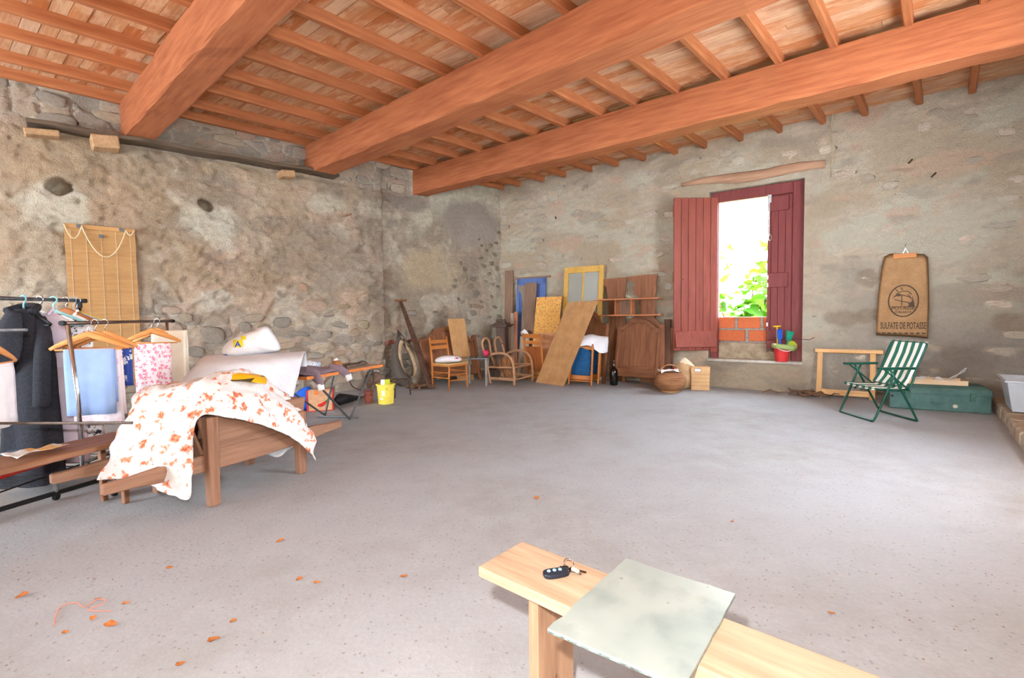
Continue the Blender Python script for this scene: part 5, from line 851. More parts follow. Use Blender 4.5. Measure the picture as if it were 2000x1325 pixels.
# --- bed ends behind the hardboard and before the window
cr2 = lambda q: .86+.14*math.sin(min(1, max(0, (q-.12)/.76))*PI)**.8
cr3 = lambda q: .80+.20*max(0, math.sin(min(1, max(0, (q-.0)/.78))*PI))**.7
bedhead('headboard', 'arched walnut bed end standing behind the black bottle', F(1197, 747), F(1283, 755), DP(1199, 640, 8.95), cr2, M_OLDW, M_OLDX)
bedhead('headboard', 'walnut bed end half hidden by the hardboard and blue chairs', F(1112, 743), F(1180, 750), DP(1132, 632, 9.15), cr3, M_OLDW, M_OLDX)
bedhead('headboard', 'dark bed end at the back, showing only by the red shutter', base_at(1215, .26), base_at(1312, .26), wl(1216, 640, .17), cr3, M_OLDW, M_OLDX)
lean('plank', 'dark carved board on edge next to the red shutter', 'plank', 1297, 1310, 624, .34, .16, .05, wood('dark_carved', (112, 78, 60), (78, 52, 40), 'z'), 'boards by the shutter'); lean('plank', 'brown board on edge between arched bed end and red shutter', 'plank', 1288, 1298, 634, .40, .24, .04, M_OLDW, 'boards by the shutter')
# --- big hardboard panel
panel('hardboard_sheet', 'large tan hardboard panel leaning across the yellow door', 'board', F(1046, 747), F(1101, 755), DP(1109, 590, 8.95), .006, M_CARD)
# --- two folded chairs with blue velvet
M_VELV = M_('blue_velvet', (34, 92, 142), (24, 74, 120), 12, .8, st=.2)
def bluechair(label, BL, BR, TL):
    M, w, h = frame(BL, BR, TL); t = thing('folding_chair', label, 'folding chair', M, 'folded chairs'); part('blue_pad', G().prism([(.03, .18), (w-.03, .18), (w-.03, h-.14)]+[(w-.03-(w-.06)*k/10, h-.06-.05*abs(math.cos(k/10*PI))) for k in range(1, 10)]+[(.03, h-.14)], -.014, .022), M_VELV, t, bev=.01)
    part('pad_frame', G().bb((0, .0, .10), (.03, .03, h-.04)).bb((w-.03, 0, .1), (w, .03, h-.04)).bb((0, 0, .10), (w, .03, .18)).bb((0, 0, h-.1), (w, .03, h-.04)), M_PINEX, t, bev=.004)
    for x in (.0, w-.0): pts = [(x, -.035, h*q) for q in (0, .03, .06, .09, .12, .2, .3, .45, .5, .55, .75, .9, 1)]; part('turned_leg', G().tube(pts, [.012, .02, .014, .022, .014, .02, .022, .015, .022, .015, .02, .018, .015], 10), M_PINE, t, smooth=True)
    part('stretcher', G().tube([(0, -.03, .08), (w, -.03, .08)], .011, 8), M_PINEX, t); return t
bluechair('folded chair with blue velvet pad leaning behind the hardboard, front one of two', F(1112, 752), F(1156, 755), DP(1126, 672, 8.55)); bluechair('folded chair with blue velvet pad, second one behind, nearer the black bottle', F(1130, 747), F(1170, 752), DP(1141, 671, 8.8))
c = DP(1160, 672, 8.62); C3 = [[DP(1131, 678, 8.45), DP(1150, 676, 8.42), DP(1172, 690, 8.4), DP(1187, 688, 8.5)], [DP(1132, 664, 8.5), DP(1152, 660, 8.5), DP(1172, 664, 8.5), DP(1188, 664, 8.55)], [DP(1138, 657, 8.7), DP(1155, 655, 8.7), DP(1172, 658, 8.7), DP(1188, 659, 8.75)], [DP(1140, 672, 8.85), DP(1155, 672, 8.85), DP(1172, 674, 8.85), DP(1186, 676, 8.88)]]
g = sheet(C3, 5, 5, .02, 12, 9); g.v = [p-c for p in g.v]; o = solo('white_napkin', g, M_('white_napkin_cloth', (246, 246, 250), (236, 236, 242), 5, .9), 'white cloth laid over the folded blue velvet chairs', 'cloth', M=Matrix.Translation(c), smooth=True); solid(o, .006, 1)
# --- magnum bottle
c = F(1199, 753); bo_ = thing('bottle', 'tall black glass wine bottle standing on the floor before the bed end', 'bottle', Matrix.Translation((c.x, c.y, 0))); part('glass', G().lathe([(0, .01), (.05, .0), (.068, .012), (.07, .05), (.07, .22), (.062, .27), (.03, .315), (.02, .34), (.019, .40), (.023, .402), (.023, .418), (.016, .418)], n=24), M_('black_glass', (16, 18, 16), (10, 12, 10), 8, .08, 0, 0, .6), bo_, smooth=.7); part('cork', G().lathe([(.014, .41), (.014, .43), (0, .43)], n=12), M_('cork', (150, 112, 76)), bo_)
# --- wicker ball basket, paper bag, carton
c = F(1313, 767); bs = thing('basket', 'round brown wicker basket with arched handle beside the carton', 'basket', Matrix.Translation((c.x, c.y+.1, 0))); 
m, nt, b = nodes('wicker', .8, 0, .2); tc = nt.nodes.new('ShaderNodeTexCoord'); mp = nt.nodes.new('ShaderNodeMapping'); mp.inputs['Scale'].default_value = (2, 2, 26); nt.links.new(tc.outputs['Object'], mp.inputs[0]); f = noisef(nt, mp.outputs[0], 2, 4, .6, .35, .65); nt.links.new(mixc(nt, f, srgb(172, 122, 86), srgb(132, 88, 58)), b.inputs['Base Color']); bump(nt, b, f, .5, .01)
part('body', G().lathe([(.12, .015), (.17, .035), (.22, .09), (.243, .16), (.235, .23), (.20, .29), (.17, .315), (.155, .305), (.18, .27), (.2, .2), (0, .1)], n=32), m, bs, smooth=True); part('base_ring', G().lathe([(.10, 0), (.14, 0), (.155, .035), (.12, .045)], n=28), M_('pale_wicker', (204, 160, 108), (180, 134, 84), 20, .8), bs, smooth=.6); part('handle', G().tube([(.16*math.cos(a), .03, .29+.13*math.sin(a)) for a in np.linspace(.1, PI-.1, 14)], .012, 8), m, bs, smooth=True)
o = solo('crumpled_paper', sheet([[V((-.14+.28*i/3, -.1+.2*j/3, .05*abs(math.sin(i*2.1+j*1.7)))) for i in range(4)] for j in range(4)], 4, 4, .02, 14, 6), M_('white_paper', (240, 238, 234), (226, 224, 220), 6), 'crumpled white paper in the wicker basket', 'paper', M=Matrix.Translation((c.x-.03, c.y+.1, .305)), smooth=True); solid(o, .003)
c = DP(1336, 742, 7.95); c.z = 0; pbg = thing('paper_bag', 'open tan paper bag behind the wicker basket, left of the carton', 'bag', rotz((c.x, c.y, 0), -.25)); k = 8/950; out = rnd_out([(-.16, 0), (-.17, .25), (-.13, .40), (0, .46), (.13, .36), (.17, .2), (.15, 0)]); part('body', puff(out, .24, 6, .03, 4), M_('tan_paper', (206, 172, 130), (184, 148, 108), 6, .85), pbg, smooth=True); part('white_flap', puff(rnd_out([(-.10, .36), (-.06, .47), (.02, .50), (.12, .42), (.16, .36), (.04, .38)]), .14, 5, .02, 7), M_('flap_paper', (240, 226, 200), (226, 206, 172), 6, .85), pbg, smooth=True); part('red_tag', G().lathe([(0, -.025), (.025, 0), (0, .025)], (-.17, -.05, .33), 10), M_('red_tag_paint', (200, 40, 44)), pbg)
c = F(1349, 762); cd = facing((c.x, c.y, 0), V((.945, -.33, 0))); bx_ = thing('carton_box', 'tan storage carton with lid and white label below the window', 'box', cd); MCB = M_('tan_carton', (222, 180, 132), (206, 162, 114), 5, .8)
part('body', G().bb((0.006, .006, 0), (.284, .28, .33)), MCB, bx_, bev=.003); part('lid', G().bb((0, 0, .285), (.29, .286, .365)), MCB, bx_, bev=.004); part('label', G().bb((.06, -.004, .30), (.15, 0, .342)), M_('label_white', (244, 244, 244), (234, 234, 236)), bx_); part('label_edge', G().bb((.055, -.002, .294), (.155, .001, .348)), M_('label_grey', (120, 112, 108)), bx_)
for z in (.07, .13, .19, .25): part('seam', G().bb((.003, .002, z), (.287, .284, z+.004)), M_('carton_seam', (178, 132, 86)), bx_)
# ================================================================== window ledge and right side
c = F(1527, 706, .477); MRB = M_('red_plastic', (216, 60, 58), (200, 46, 46), 8, .4); bq = thing('bucket', 'red toy bucket full of beach toys on the window ledge', 'bucket', Matrix.Translation((c.x, c.y, .477))); part('body', G().lathe([(.088, 0), (.118, .225), (.128, .228), (.128, .245), (.112, .245), (.085, .012), (0, .012)], n=26), MRB, bq, smooth=.5); part('handle', G().tube([(.125*math.cos(a), -.05-.1*math.sin(a), .235-.07*math.sin(a)) for a in np.linspace(0, PI, 12)], .006, 6), M_('white_handle', (236, 226, 220)), bq)
mnet, nt, b = nodes('netting', .3, 0, .5); b.inputs['Base Color'].default_value = srgb(176, 196, 120); b.inputs['Alpha'].default_value = .7
o = solo('plastic_net', G().lathe([(.115, .21), (.14, .25), (.165, .262), (.172, .22), (.16, .185)], n=18), mnet, 'crinkled greenish plastic wrap around the red bucket rim', 'wrap', M=Matrix.Translation((c.x, c.y, .477)) @ Matrix.Rotation(.12, 4, 'Y'), smooth=True); solid(o, .003)
def toy(name, label, g, m, x, y, rx=0, ry=0, **k): return solo(name, g, m, label, 'toy', 'toys in the red bucket', M=Matrix.Translation((c.x+x, c.y+y, .70)) @ Matrix.Rotation(rx, 4, 'X') @ Matrix.Rotation(ry, 4, 'Y'), **k)
toy('toy_spade', 'blue toy spade standing in the red bucket', G().tube([(0, 0, -.1), (0, 0, .14)], .018, 8).box((0, 0, .2), (.075, .025, .15)), M_('toy_blue', (40, 96, 206), (30, 80, 186), 8, .35), -.03, 0, .1, -.1, bev=.006)
toy('toy_rake', 'green toy rake with fan head standing in the red bucket', G().tube([(0, 0, -.1), (0, 0, .16)], .013, 8).prism([(-.03, .10), (.03, .10), (.055, .24), (-.055, .25)], -.025, .025), M_('toy_green', (30, 150, 120), (24, 128, 100), 8, .35),   .05, -.04, .1, .15, bev=.006)
toy('toy_sieve', 'lime toy sieve hanging out of the red bucket on the right', G().lathe([(.0, 0), (.07, .0), (.085, .04), (.075, .045), (0, .02)], (0, 0, 0), 18, Matrix.Rotation(R(70), 3, 'X')), M_('toy_lime', (190, 200, 60), (170, 180, 46), 8, .35), .14, .02, .0, .3, smooth=True)
toy('toy_spade', 'yellow toy handle rising above the red bucket', G().tube([(0, 0, -.12), (0, .02, .30)], .010, 8).tube([(-.06, .02, .31), (.06, .02, .31)], .013, 8), M_('toy_yellow', (240, 200, 60), (224, 182, 44), 8, .35), -.02, .09)
# twigs on the floor under the window
rt = random.Random(77); p = F(1582, 773); tw = thing('twig_pile', 'small heap of dry twigs on the floor by the bare wooden frame', 'twigs', facing((p.x, p.y-.02, 0), eB))
for k in range(20): part('twig', twig(rt, rt.uniform(.2, .6), rt.uniform(.006, .014)), mr_, tw, smooth=True)
# bare wooden frame
BL, BR = F(1598, 775), F(1706, 783); TL = BW(1603, 686, .06); M, w, h = frame(BL, BR, TL); wf = thing('wooden_frame', 'bare pine frame of four bars leaning below the hanging sack', 'frame', M); MPF = wood('frame_pine', (222, 176, 122), (196, 146, 92), 'x', .6); MPZ = wood('frame_pine_z', (222, 176, 122), (196, 146, 92), 'z', .6)
part('post', G().bb((-.03, 0, 0), (.04, .035, h)), MPZ, wf, bev=.005); part('post', G().bb((w-.05, 0, 0), (w+.02, .035, h)), MPZ, wf, bev=.005); part('top_bar', G().bb((-.06, -.008, h-.02), (w+.10, .045, h+.035)), MPF, wf, bev=.006); part('bottom_bar', G().bb((.04, .004, .04), (w-.05, .032, .12)), MPF, wf, bev=.004)
for k in range(7): part('peg', G().tube([(.1+k*(w-.2)/6, -.012, h+.02), (.1+k*(w-.2)/6, -.004, h+.02)], .006, 6), M_('peg_pale', (236, 214, 176)), wf)
# striped folding garden chair
Mlc = facing((4.24, 5.62, 0), V((-1, .03, 0))); lc = thing('garden_chair', 'folding garden chair with green and white striped seat and green frame', 'garden chair', Mlc)   # x forward, +y is the chair's left (towards camera)
MGF = M_('green_enamel', (24, 82, 66), (18, 66, 52), 10, .3, .2); m, nt, b = nodes('striped_canvas', .85, 0, .2); tc = nt.nodes.new('ShaderNodeTexCoord'); sp = nt.nodes.new('ShaderNodeSeparateXYZ'); nt.links.new(tc.outputs['Object'], sp.inputs[0]); m1 = nt.nodes.new('ShaderNodeMath'); m1.operation = 'MULTIPLY'; m1.inputs[1].default_value = 9.6; nt.links.new(sp.outputs[1], m1.inputs[0]); m2 = nt.nodes.new('ShaderNodeMath'); m2.operation = 'FRACT'; nt.links.new(m1.outputs[0], m2.inputs[0]); m3 = nt.nodes.new('ShaderNodeMath'); m3.operation = 'GREATER_THAN'; m3.inputs[1].default_value = .5; nt.links.new(m2.outputs[0], m3.inputs[0]); nt.links.new(mixc(nt, m3.outputs[0], srgb(238, 232, 220), srgb(44, 108, 92)), b.inputs['Base Color']); M_STR = m
hw = .29
def loop_leg(xf, xt, zt_): return catmull([(xt, -hw, zt_), (xf+.03*(xt-xf)/abs(xt-xf), -hw, .07), (xf, -hw+.03, .016), (xf, -hw+.08, .013), (xf, hw-.08, .013), (xf, hw-.03, .016), (xf+.03*(xt-xf)/abs(xt-xf), hw, .07), (xt, hw, zt_)], 4)
part('front_leg', G().tube(loop_leg(.24, .0, .585), .012, 8), MGF, lc, smooth=True); part('rear_leg', G().tube(loop_leg(-.24, .07, .585), .012, 8), MGF, lc, smooth=True)
pts = catmull([(.20, -hw+.03, .37), (-.14, -hw+.03, .36), (-.24, -hw+.03, .60), (-.335, -hw+.03, .84), (-.35, -hw+.06, .865), (-.352, -hw+.1, .87), (-.352, hw-.1, .87), (-.35, hw-.06, .865), (-.335, hw-.03, .84), (-.24, hw-.03, .6), (-.14, hw-.03, .36), (.20, hw-.03, .37)], 4); part('back_frame', G().tube(pts, .011, 8), MGF, lc, smooth=True)
part('seat_bar', G().tube([(.20, -hw+.03, .37), (.20, hw-.03, .37)], .011, 8), MGF, lc); part('seat_bar', G().tube([(-.14, -hw, .355), (-.14, hw, .355)], .011, 8), MGF, lc)
for s in (-1, 1): part('armrest', G().bb((-.20, s*hw-.022, .585), (.20, s*hw+.022, .612)), MGF, lc, bev=.008, seg=2); part('arm_strut', G().tube([(-.13, s*hw*.98, .37), (.13, s*hw, .585)], .009, 6), MGF, lc); part('bolt', G().lathe([(0, -.006), (.012, -.004), (.012, .004), (0, .006)], (.05, s*(hw+.012), .30), 10, Matrix.Rotation(PI/2, 3, 'X')), M_BLACK, lc)
def canvas(P, sag): return [[V((x+nx*sag*(1-(2*k/8-1)**2), (k/8-.5)*2*(hw-.035), z+nz*sag*(1-(2*k/8-1)**2))) for k in range(9)] for x, z, nx, nz in P]
solid(part('seat_canvas', G().grid(canvas([(.212+.0, .355, 0, -.2), (.208, .383, 0, -.2), (.12, .379, 0, -1), (.0, .374, 0, -1), (-.11, .37, 0, -1), (-.135, .38, 0, -.3)], .022)), M_STR, lc, smooth=True), .004); solid(part('back_canvas', G().grid(canvas([(-.12, .39, -.3, 0), (-.17, .47, -1, 0), (-.235, .62, -1, 0), (-.29, .75, -1, 0), (-.34, .868, -.1, 0), (-.352, .884, 0, 0), (-.366, .87, 0, 0)], .02)), M_STR, lc, smooth=True), .004)
# green metal trunk
T0 = F(1737, 797); T1 = F(1937, 810); td = (T1-T0).normalized(); MTk = facing((T0.x, T0.y, 0), td); TLn = (T1-T0).length; tk = thing('trunk', 'dark green metal trunk lying on the floor behind the garden chair', 'trunk', MTk); MGT = M_('green_trunk', (84, 114, 106), (66, 96, 90), 7, .5, .1, .1, rnd=0); DT = .40
part('body', G().bb((0, 0, 0), (TLn, DT, .205)), MGT, tk, bev=.012, seg=2); part('lid', G().add([(-.006, -.006, .205), (TLn+.006, -.006, .205), (TLn+.006, DT, .205), (-.006, DT, .205), (-.006, -.006, .275), (TLn+.006, -.006, .275), (TLn+.006, DT, .275), (-.006, DT, .275), (.03, .05, .315), (TLn-.03, .05, .315), (TLn-.03, DT-.03, .315), (.03, DT-.03, .315)], [(3, 2, 1, 0), (0, 1, 5, 4), (1, 2, 6, 5), (2, 3, 7, 6), (3, 0, 4, 7), (4, 5, 9, 8), (5, 6, 10, 9), (6, 7, 11, 10), (7, 4, 8, 11), (8, 9, 10, 11)]), MGT, tk, bev=.008)
part('rim', G().bb((-.01, -.012, .198), (TLn+.01, 0, .212)), MGT, tk, bev=.003); part('handle', G().tube([(TLn*.43, -.006, .10), (TLn*.43, -.03, .105), (TLn*.56, -.03, .105), (TLn*.56, -.006, .10)], .007, 6).bb((TLn*.42, -.006, .075), (TLn*.57, .0, .135)), MGT, tk)
for q in (.18, .82): part('clasp', G().bb((TLn*q-.025, -.02, .14), (TLn*q+.025, -.006, .24)), M_('clasp_green', (84, 120, 108), (60, 92, 82), 12, .4, .4), tk, bev=.003)
for q in (.72, .9): part('rib', G().bb((TLn*q-.005, -.005, .0), (TLn*q+.005, .001, .198)), MGT, tk)
part('paint_chip', G().lathe([(0, 0), (.025, .0), (.018, .002), (0, .002)], (TLn*.66, -.0005, .07), 8, Matrix.Rotation(R(90), 3, 'X')), M_('chip_paint', (206, 204, 180)), tk)
ty = thing('box_lid', 'flat tan cardboard lid on top of the green trunk', 'lid', MTk @ Matrix.Translation((.06, .06, .316))); MTL = M_('lid_card', (232, 204, 168), (220, 188, 150), 5, .8); part('base', G().bb((0, 0, 0), (.70, .28, .006)), MTL, ty); part('rim', G().bb((0, -.004, 0), (.70, 0, .058)).bb((0, .28, 0), (.70, .284, .058)).bb((0, 0, 0), (.004, .28, .058)).bb((.696, 0, 0), (.70, .28, .058)), MTL, ty)
for k, (x, y, rz, lab) in enumerate(((.2, .13, .2, 'loose white papers in the tan lid, left heap'), (.56, .14, -.3, 'curled white papers at the right end of the tan lid'))):
    P = [[V((-.14+.28*i/4, -.09+.18*j/3, .01+(.16 if k == 0 else .15)*max(0, ((i-2)/2*(1 if k else -1)))**2+.01*math.sin(i*2+j))) for i in range(5)] for j in range(4)]; o = solo('papers', sheet(P, 5, 5, .035, 9, k), M_('paper_white', (240, 240, 240), (226, 226, 228), 4), lab, 'paper', M=MTk @ Matrix.Translation((.06+x, .06+y, .37)) @ Matrix.Rotation(rz, 4, 'Z'), smooth=True); solid(o, .006, 1)
# grey tub on the step
c = DP(1990, 790, 5.3); Mtb = facing((c.x+.10, c.y, .135), kd); tb = thing('grey_tub', 'light grey plastic tub standing on the stone step at the right edge', 'tub', Mtb); m = M_('grey_plastic', (190, 194, 198), (178, 182, 186), 6, .35)
b0_, t0_ = .15, .205; vs = [(-.2, -b0_+.0, 0), (.3, -b0_, 0), (.3, b0_, 0), (-.2, b0_, 0), (-.27, -t0_, .33), (.37, -t0_, .33), (.37, t0_, .33), (-.27, t0_, .33)]; inn = [(x*.96, y*.95, z+.012 if z == 0 else z) for x, y, z in vs]; part('body', G().add(vs+inn, [(3, 2, 1, 0), (0, 1, 5, 4), (1, 2, 6, 5), (2, 3, 7, 6), (3, 0, 4, 7), (8, 9, 10, 11), (8, 12, 13, 9), (9, 13, 14, 10), (10, 14, 15, 11), (11, 15, 12, 8), (4, 5, 13, 12), (5, 6, 14, 13), (6, 7, 15, 14), (7, 4, 12, 15)]), m, tb, bev=.01); part('rim', G().tube([(-.28, -.215, .33), (.38, -.215, .33), (.38, .215, .33), (-.28, .215, .33)], .012, 8, True), m, tb)
c = DP(1999, 748, 5.75); solo('wood_offcut', G().bb((-.06, -.03, 0), (.06, .03, .33)), wood('offcut', (216, 160, 92), (190, 132, 66), 'z'), 'small wooden offcut upright on the step behind the grey tub', 'wood', M=rotz((c.x+.1, c.y, .13), .6), bev=.004)
# burlap sack on a hanger
o0 = [bsz(x, y, .05) for x, y in ((1727, 502), (1738, 496), (1775, 495), (1805, 497), (1812, 503), (1814, 545), (1815, 600), (1813, 640), (1812, 662), (1790, 659), (1760, 657), (1735, 656), (1711, 655), (1712, 620), (1715, 580), (1719, 545), (1722, 522))]; sc_, zc_ = 0.0, 0; cs = sum(p[0] for p in o0)/len(o0); zb = min(p[1] for p in o0); sk_ = thing('burlap_sack', 'brown burlap sack with black printed emblem hanging on the end wall', 'sack', MB_ @ Matrix.Translation((cs, -.075, zb)))
m, nt, b = nodes('burlap', .95, 0, .1); mp = coords(nt, 1); f = noisef(nt, mp.outputs[0], 5, 5, .6, .35, .7); w1 = noisef(nt, coords(nt, (260, 260, 30)).outputs[0], 1, 2, .5, .3, .7); w2 = noisef(nt, coords(nt, (30, 30, 260)).outputs[0], 1, 2, .5, .3, .7); ad = nt.nodes.new('ShaderNodeMath'); ad.operation = 'ADD'; nt.links.new(w1, ad.inputs[0]); nt.links.new(w2, ad.inputs[1]); nt.links.new(mixc(nt, mixf(nt, ad.outputs[0], .3), mixc(nt, f, srgb(190, 150, 108), srgb(168, 128, 90)), srgb(130, 94, 64)), b.inputs['Base Color']); bump(nt, b, ad.outputs[0], .3, .003)
out = dens([(p[0]-cs, p[1]-zb) for p in o0], 3); sw_ = puff(out, .035, 7, .008, 9); part('sack_cloth', sw_, m, sk_, smooth=True); INK = M_('sack_ink', (74, 60, 50), (96, 78, 62), 40, .95, st=0)
part('hanger_bar', G().bb((bsz(1744, 500, .07)[0]-cs, -.032, bsz(1765, 502, .07)[1]-zb-.02), (bsz(1790, 500, .07)[0]-cs, -.012, bsz(1765, 497, .07)[1]-zb+.01)), M_PINEX, sk_, bev=.004); hx = bsz(1768, 490, .06)[0]-cs; hz = bsz(1768, 497, .06)[1]-zb
part('hook', G().tube(catmull([(hx-.035, -.02, hz), (hx-.005, -.015, hz+.06), (hx, 0, hz+.13), (hx+.02, .05, hz+.14)], 4), .004, 6).tube([(hx+.04, -.02, hz), (hx, -.01, hz+.08)], .004, 6), M_CHROME, sk_)
ex, ez = bsz(1764, 588, .07); ex -= cs; ez -= zb; rx_ = abs(bsz(1793, 588, .07)[0]-bsz(1735, 588, .07)[0])/2; rz_ = abs(bsz(1764, 558, .07)[1]-bsz(1764, 619, .07)[1])/2; YI = -.0245
def flat(L, t=.003): return G().prism([(ex+x*rx_, ez+z*rz_) for x, z in L], YI-t, YI)
ring = [(math.cos(a), math.sin(a)) for a in np.linspace(0, 2*PI, 41)[:-1]]; part('printed_ring', G().tube([(ex+x*rx_, YI, ez+z*rz_) for x, z in ring], .0075, 4, True, flat=.5), INK, sk_)
def stroke(pts, r=.005): return G().tube([(ex+x*rx_, YI, ez+z*rz_) for x, z in pts], r, 4, flat=.5)
part('printed_emblem', flat([(-.78, .15), (-.5, .42), (-.3, .48), (-.1, .38), (-.25, .3), (-.5, .3)]), INK, sk_); part('printed_emblem', flat([(.35, -.36), (.36, -.12), (.52, -.1), (.58, .02), (.62, .3), (.67, .02), (.72, -.1), (.76, -.36)]), INK, sk_)
for L in ([(-.8, -.38), (.82, -.38)], [(-.12, .38), (-.1, .2), (-.1, -.3)], [(-.5, .45), (-.1, .62), (.3, .6), (.55, .4)], [(-.3, .42), (.2, .3), (.5, .2)], [(-.6, .1), (-.2, -.0), (.5, -.15)], [(-.55, .78), (-.35, .58)], [(-.2, .85), (-.05, .7)], [(.3, .4), (.55, .1)]): part('printed_line', stroke(L), INK, sk_)
rotT = Matrix.Rotation(R(90), 4, 'X'); text('POTASSE', .062, INK, sk_, Matrix.Translation((ex, YI, ez-.56*rz_)) @ rotT); text("D'ALSACE", .04, INK, sk_, Matrix.Translation((ex, YI, ez-.78*rz_)) @ rotT)
tx_, tz_ = bsz(1763, 638, .07); wt = abs(bsz(1809, 638, .07)[0]-bsz(1715, 638, .07)[0]); lt = text('SULFATE DE POTASSE', .10, INK, sk_, rotT); lw = max(v.co.x for v in lt.data.vertices)-min(v.co.x for v in lt.data.vertices); lt.data.transform(Matrix.Translation((tx_-cs, -.018, tz_-zb-.03)) @ Matrix.Diagonal((wt/lw*.95, 1, 1.25, 1)))
for x in np.arange(-.28, .22, .06): part('printed_dash', G().bb((tx_-cs+x, -.017, tz_-zb-.10), (tx_-cs+x+.035, -.014, tz_-zb-.082)), INK, sk_)
# ================================================================== foreground bench, mirror, keys, floor litter
ZS = .45; a, b_, e_ = F(935, 1107, ZS), F(1020, 1057, ZS), F(1730, 1325, ZS); fxv = (e_-b_).normalized(); fyv = V((-fxv.y, fxv.x, 0)); wid = abs((b_-a).dot(fyv)); org = b_-fyv*wid; MFB = facing((org.x, org.y, 0), fxv)
fb_ = thing('bench', 'pale pine bench in the foreground carrying the old mirror', 'bench', MFB, 'wooden benches'); MPB = wood('bench_pine', (190, 162, 136), (154, 124, 98), 'x', .6, 0, .9); MPBZ = wood('bench_pine_z', (180, 140, 110), (134, 98, 74), 'z', .7, 0, .9)
part('seat', G().bb((0, 0, ZS-.035), (1.75, wid, ZS)), MPB, fb_, bev=.005, seg=2)
for x in (.19, 1.45):
    arch = [(.02, 0), (.085, 0)]+[(wid/2-(wid/2-.085)*math.cos(t), .14*math.sin(t)) for t in np.linspace(.15, PI-.15, 9)]+[(wid-.085, 0), (wid-.02, 0), (wid-.02, ZS-.035), (.02, ZS-.035)]
    g = G(); n = len(arch); g.add([(x, y, z) for y, z in arch]+[(x+.035, y, z) for y, z in arch], [tuple(range(n)), tuple(range(2*n-1, n-1, -1))]+[(i, i+n, (i+1) % n+n, (i+1) % n) for i in range(n)]); part('leg', g, MPBZ, fb_)
# old mirror
ZM = ZS+.012; Q = [F(1070, 1228, ZM), F(1222, 1091, ZM), F(1437, 1160, ZM), F(1335, 1342, ZM)]; cm = sum(Q, V())/4; rgm = random.Random(2)
m, nt, b = nodes('tarnished_mirror', .22, .35, .6); mp = coords(nt, 1); f = noisef(nt, mp.outputs[0], 3.5, 3, .5, .35, .7); f2_ = noisef(nt, mp.outputs[0], 9, 3, .5, .5, .8); c = mixc(nt, f, srgb(178, 188, 182), srgb(150, 162, 156)); c = mixc(nt, mixf(nt, f2_, .5), c, srgb(96, 114, 112)); nt.links.new(c, b.inputs['Base Color'])
mr_n = nt.nodes.new('ShaderNodeMapRange'); mr_n.inputs[3].default_value = .25; mr_n.inputs[4].default_value = .5; nt.links.new(f, mr_n.inputs[0]); nt.links.new(mr_n.outputs[0], b.inputs['Roughness'])
top = []
for i in range(4):
    p, q = Q[i], Q[(i+1) % 4]
    for k in range(14): t = k/14; d = (q-p).normalized(); nrm = V((-d.y, d.x, 0)); top.append(p+(q-p)*t+nrm*(rgm.uniform(-.004, .003) if i in (1, 0) and k else rgm.uniform(-.0015, .001)))
mt = thing('mirror', 'old tarnished frameless mirror lying on the pale bench', 'mirror', Matrix.Translation((cm.x, cm.y, ZS))); n = len(top); tp = [V((p.x-cm.x, p.y-cm.y, .012)) for p in top]; bt_ = [V((p.x, p.y, .006)) for p in tp]; b2 = [V((p.x, p.y, .001)) for p in tp]
part('glass', G().add(tp+bt_, [tuple(range(n)), tuple(range(2*n-1, n-1, -1))]+[(i, (i+1) % n, (i+1) % n+n, i+n) for i in range(n)]), m, mt); part('backing', G().add(bt_+b2, [tuple(range(n)), tuple(range(2*n-1, n-1, -1))]+[(i, (i+1) % n, (i+1) % n+n, i+n) for i in range(n)]), M_('mirror_edge', (150, 168, 160), (84, 88, 84), 60, .4, .3, .2), mt)
# keys
p = F(1100, 1122, ZS); ks = thing('car_keys', 'black car key fob with keys on a ring on the pale bench', 'keys', rotz((p.x, p.y, ZS), .25)); out = rnd_out([(-.05, -.012), (-.03, -.022), (.02, -.018), (.03, 0), (.02, .018), (-.03, .022), (-.05, .012)]); g = G().prism(out, 0, .014); g.v = [V((q.x-.012, q.z, q.y)) for q in g.v]; part('fob', g, M_('fob_black', (38, 42, 54), (28, 32, 42), 10, .3), ks, bev=.004, seg=2)
for k in range(3): part('button', G().lathe([(0, .0), (.006, 0), (.005, .003), (0, .003)], (-.045+k*.018, .004, .014), 10), M_('button_grey', (150, 190, 220)), ks)
part('key_ring', G().tube([(.03+.016*math.cos(t), .03+.016*math.sin(t), .012+.01*math.sin(t)) for t in np.linspace(0, 2*PI, 17)[:-1]], .0015, 6, True), M_CHROME, ks, smooth=True)
for an, L, mm in ((-.75, .055, M_('key_brass', (150, 120, 84), (96, 74, 54), 20, .35, .9)), (-1.15, .05, M_CHROME), (2.6, .03, M_BLACK)):
    d = V((math.cos(an), math.sin(an), 0)); o_ = V((.024, .012, .008)); part('key', G().lathe([(0, 0), (.011, 0), (.011, .003), (0, .003)], o_+d*.012, 12).bar(o_+d*.02+V((0, 0, .0015)), o_+d*L+V((0, 0, .0015)), .007, .0025), mm, ks)
part('key_cover', G().box((.035, -.012, .014), (.012, .03, .01), Matrix.Rotation(.4, 3, 'Z')), M_('cover_white', (226, 206, 180)), ks, bev=.003)
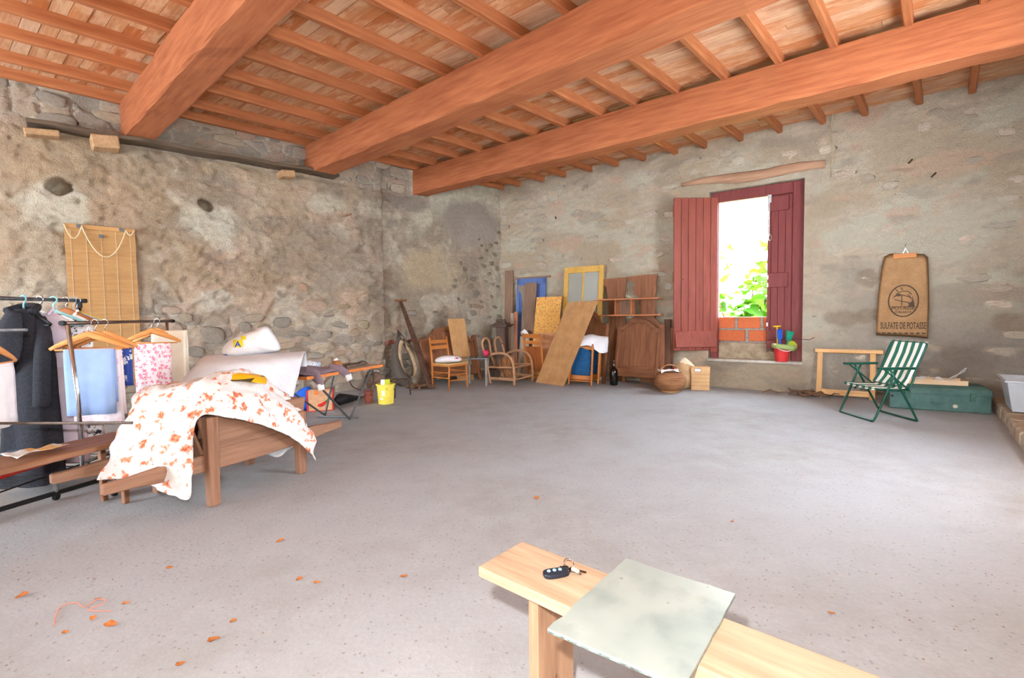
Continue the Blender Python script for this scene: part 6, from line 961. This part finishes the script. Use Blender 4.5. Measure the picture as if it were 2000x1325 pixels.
# litter on the floor
ml2 = M_('dry_leaf', (196, 120, 60), (150, 90, 50), 30, .9, rnd=.25); rl_ = random.Random(12); g = G(); lm = []
for v in range(3):
    g = G(); pts = [(0, 0, .002)]+[(.035*math.cos(t)*rl_.uniform(.5, 1), .022*math.sin(t)*rl_.uniform(.6, 1), .004+.008*rl_.random()) for t in np.linspace(0, 2*PI, 9)[:-1]]; g.add(pts, [(0, k+1, (k+1) % 8+1) for k in range(8)]); me = g.mesh('leaf'); me.materials.append(ml2); lm.append(me)
for px, py in ((331, 1111), (193, 1172), (182, 1209), (215, 1222), (45, 1165), (128, 1238), (455, 1215), (245, 1180), (548, 1058), (415, 1252), (790, 1128), (1048, 975), (1195, 1212), (585, 1133), (350, 1300), (1625, 1200), (1430, 1020), (620, 1140)):
    p = F(px, py); o = bpy.data.objects.new('dry_leaf', rl_.choice(lm)); link(o); o.location = (p.x, p.y, .001); o.rotation_euler = (0, 0, rl_.uniform(0, 6)); s = rl_.uniform(.5, 1.1); o.scale = (s, s, s); tag(o, 'small dry orange leaf crumb on the concrete floor', 'leaf', 'dry leaf crumbs scattered over the floor')
g = G(); rg_ = random.Random(9)
for k in range(320):
    px, py = rg_.uniform(0, 2000), 760+560*rg_.random()**.8; p = F(px, py); s = rg_.uniform(.002, .006); a0 = rg_.uniform(0, 6)
    g.add([(p.x+s*math.cos(a0+t)*rg_.uniform(.5, 1.4), p.y+s*math.sin(a0+t)*rg_.uniform(.5, 1.4), .0015) for t in (0, 1.6, 3.1, 4.7)]+[(p.x, p.y, .005)], [(0, 1, 4), (1, 2, 4), (2, 3, 4), (3, 0, 4)])
tag(part('floor_crumbs', g, M_('crumb', (160, 130, 104), (120, 112, 106), 9, .9), kind='stuff'), 'tiny crumbs and grit scattered over the concrete floor', 'litter')
pw = [F(px, py, .004) for px, py in ((105, 1222), (112, 1195), (125, 1182), (150, 1178), (165, 1186), (188, 1172), (205, 1172), (200, 1180), (172, 1192), (218, 1194))]; c = pw[3].copy(); c.z = 0
solo('pink_string', G().tube([p-c for p in catmull(pw, 5)], .0022, 5), M_('pink_twine', (226, 150, 128), (206, 124, 104)), 'thin pink string lying in loops on the floor at lower left', 'string', M=Matrix.Translation(c))
# ================================================================== small fittings belong to the part that carries them
import re
base = lambda o: re.sub(r'\.\d+$', '', o.name)
def centre(o): return sum((V(c) for c in o.bound_box), V())/8
RULES = (('cuff', 'sleeve'), ('castor', 'foot'), ('clasp', 'lid'), ('rib', 'body'), ('paint_chip', 'body'), ('button', 'fob'), ('finial', 'cap'), ('printed_ring', 'sack_cloth'), ('printed_emblem', 'sack_cloth'), ('printed_line', 'sack_cloth'), ('printed_dash', 'sack_cloth'),
         ('lettering', 'sack_cloth'), ('chilli_print', 'front_panel'), ('chilli_stem', 'front_panel'), ('orange_print', 'front_panel'), ('label', 'body'), ('label_edge', 'body'), ('seam', 'body'), ('bolt', 'armrest'), ('moulding', 'crest_rail'), ('panel_joint', 'panel'), ('bead', 'board'), ('lapel', 'body'), ('collar', 'body'), ('peg', 'top_bar'), ('end_cap', 'rail'))
for root in [o for o in COL.objects if o.parent is None and o.get('category')]:
    kids = list(root.children)
    for c in kids:
        for a, b in RULES:
            if base(c) == a:
                hs = [k for k in kids if base(k) == b]
                if hs: c.parent = min(hs, key=lambda k: (centre(k)-centre(c)).length)
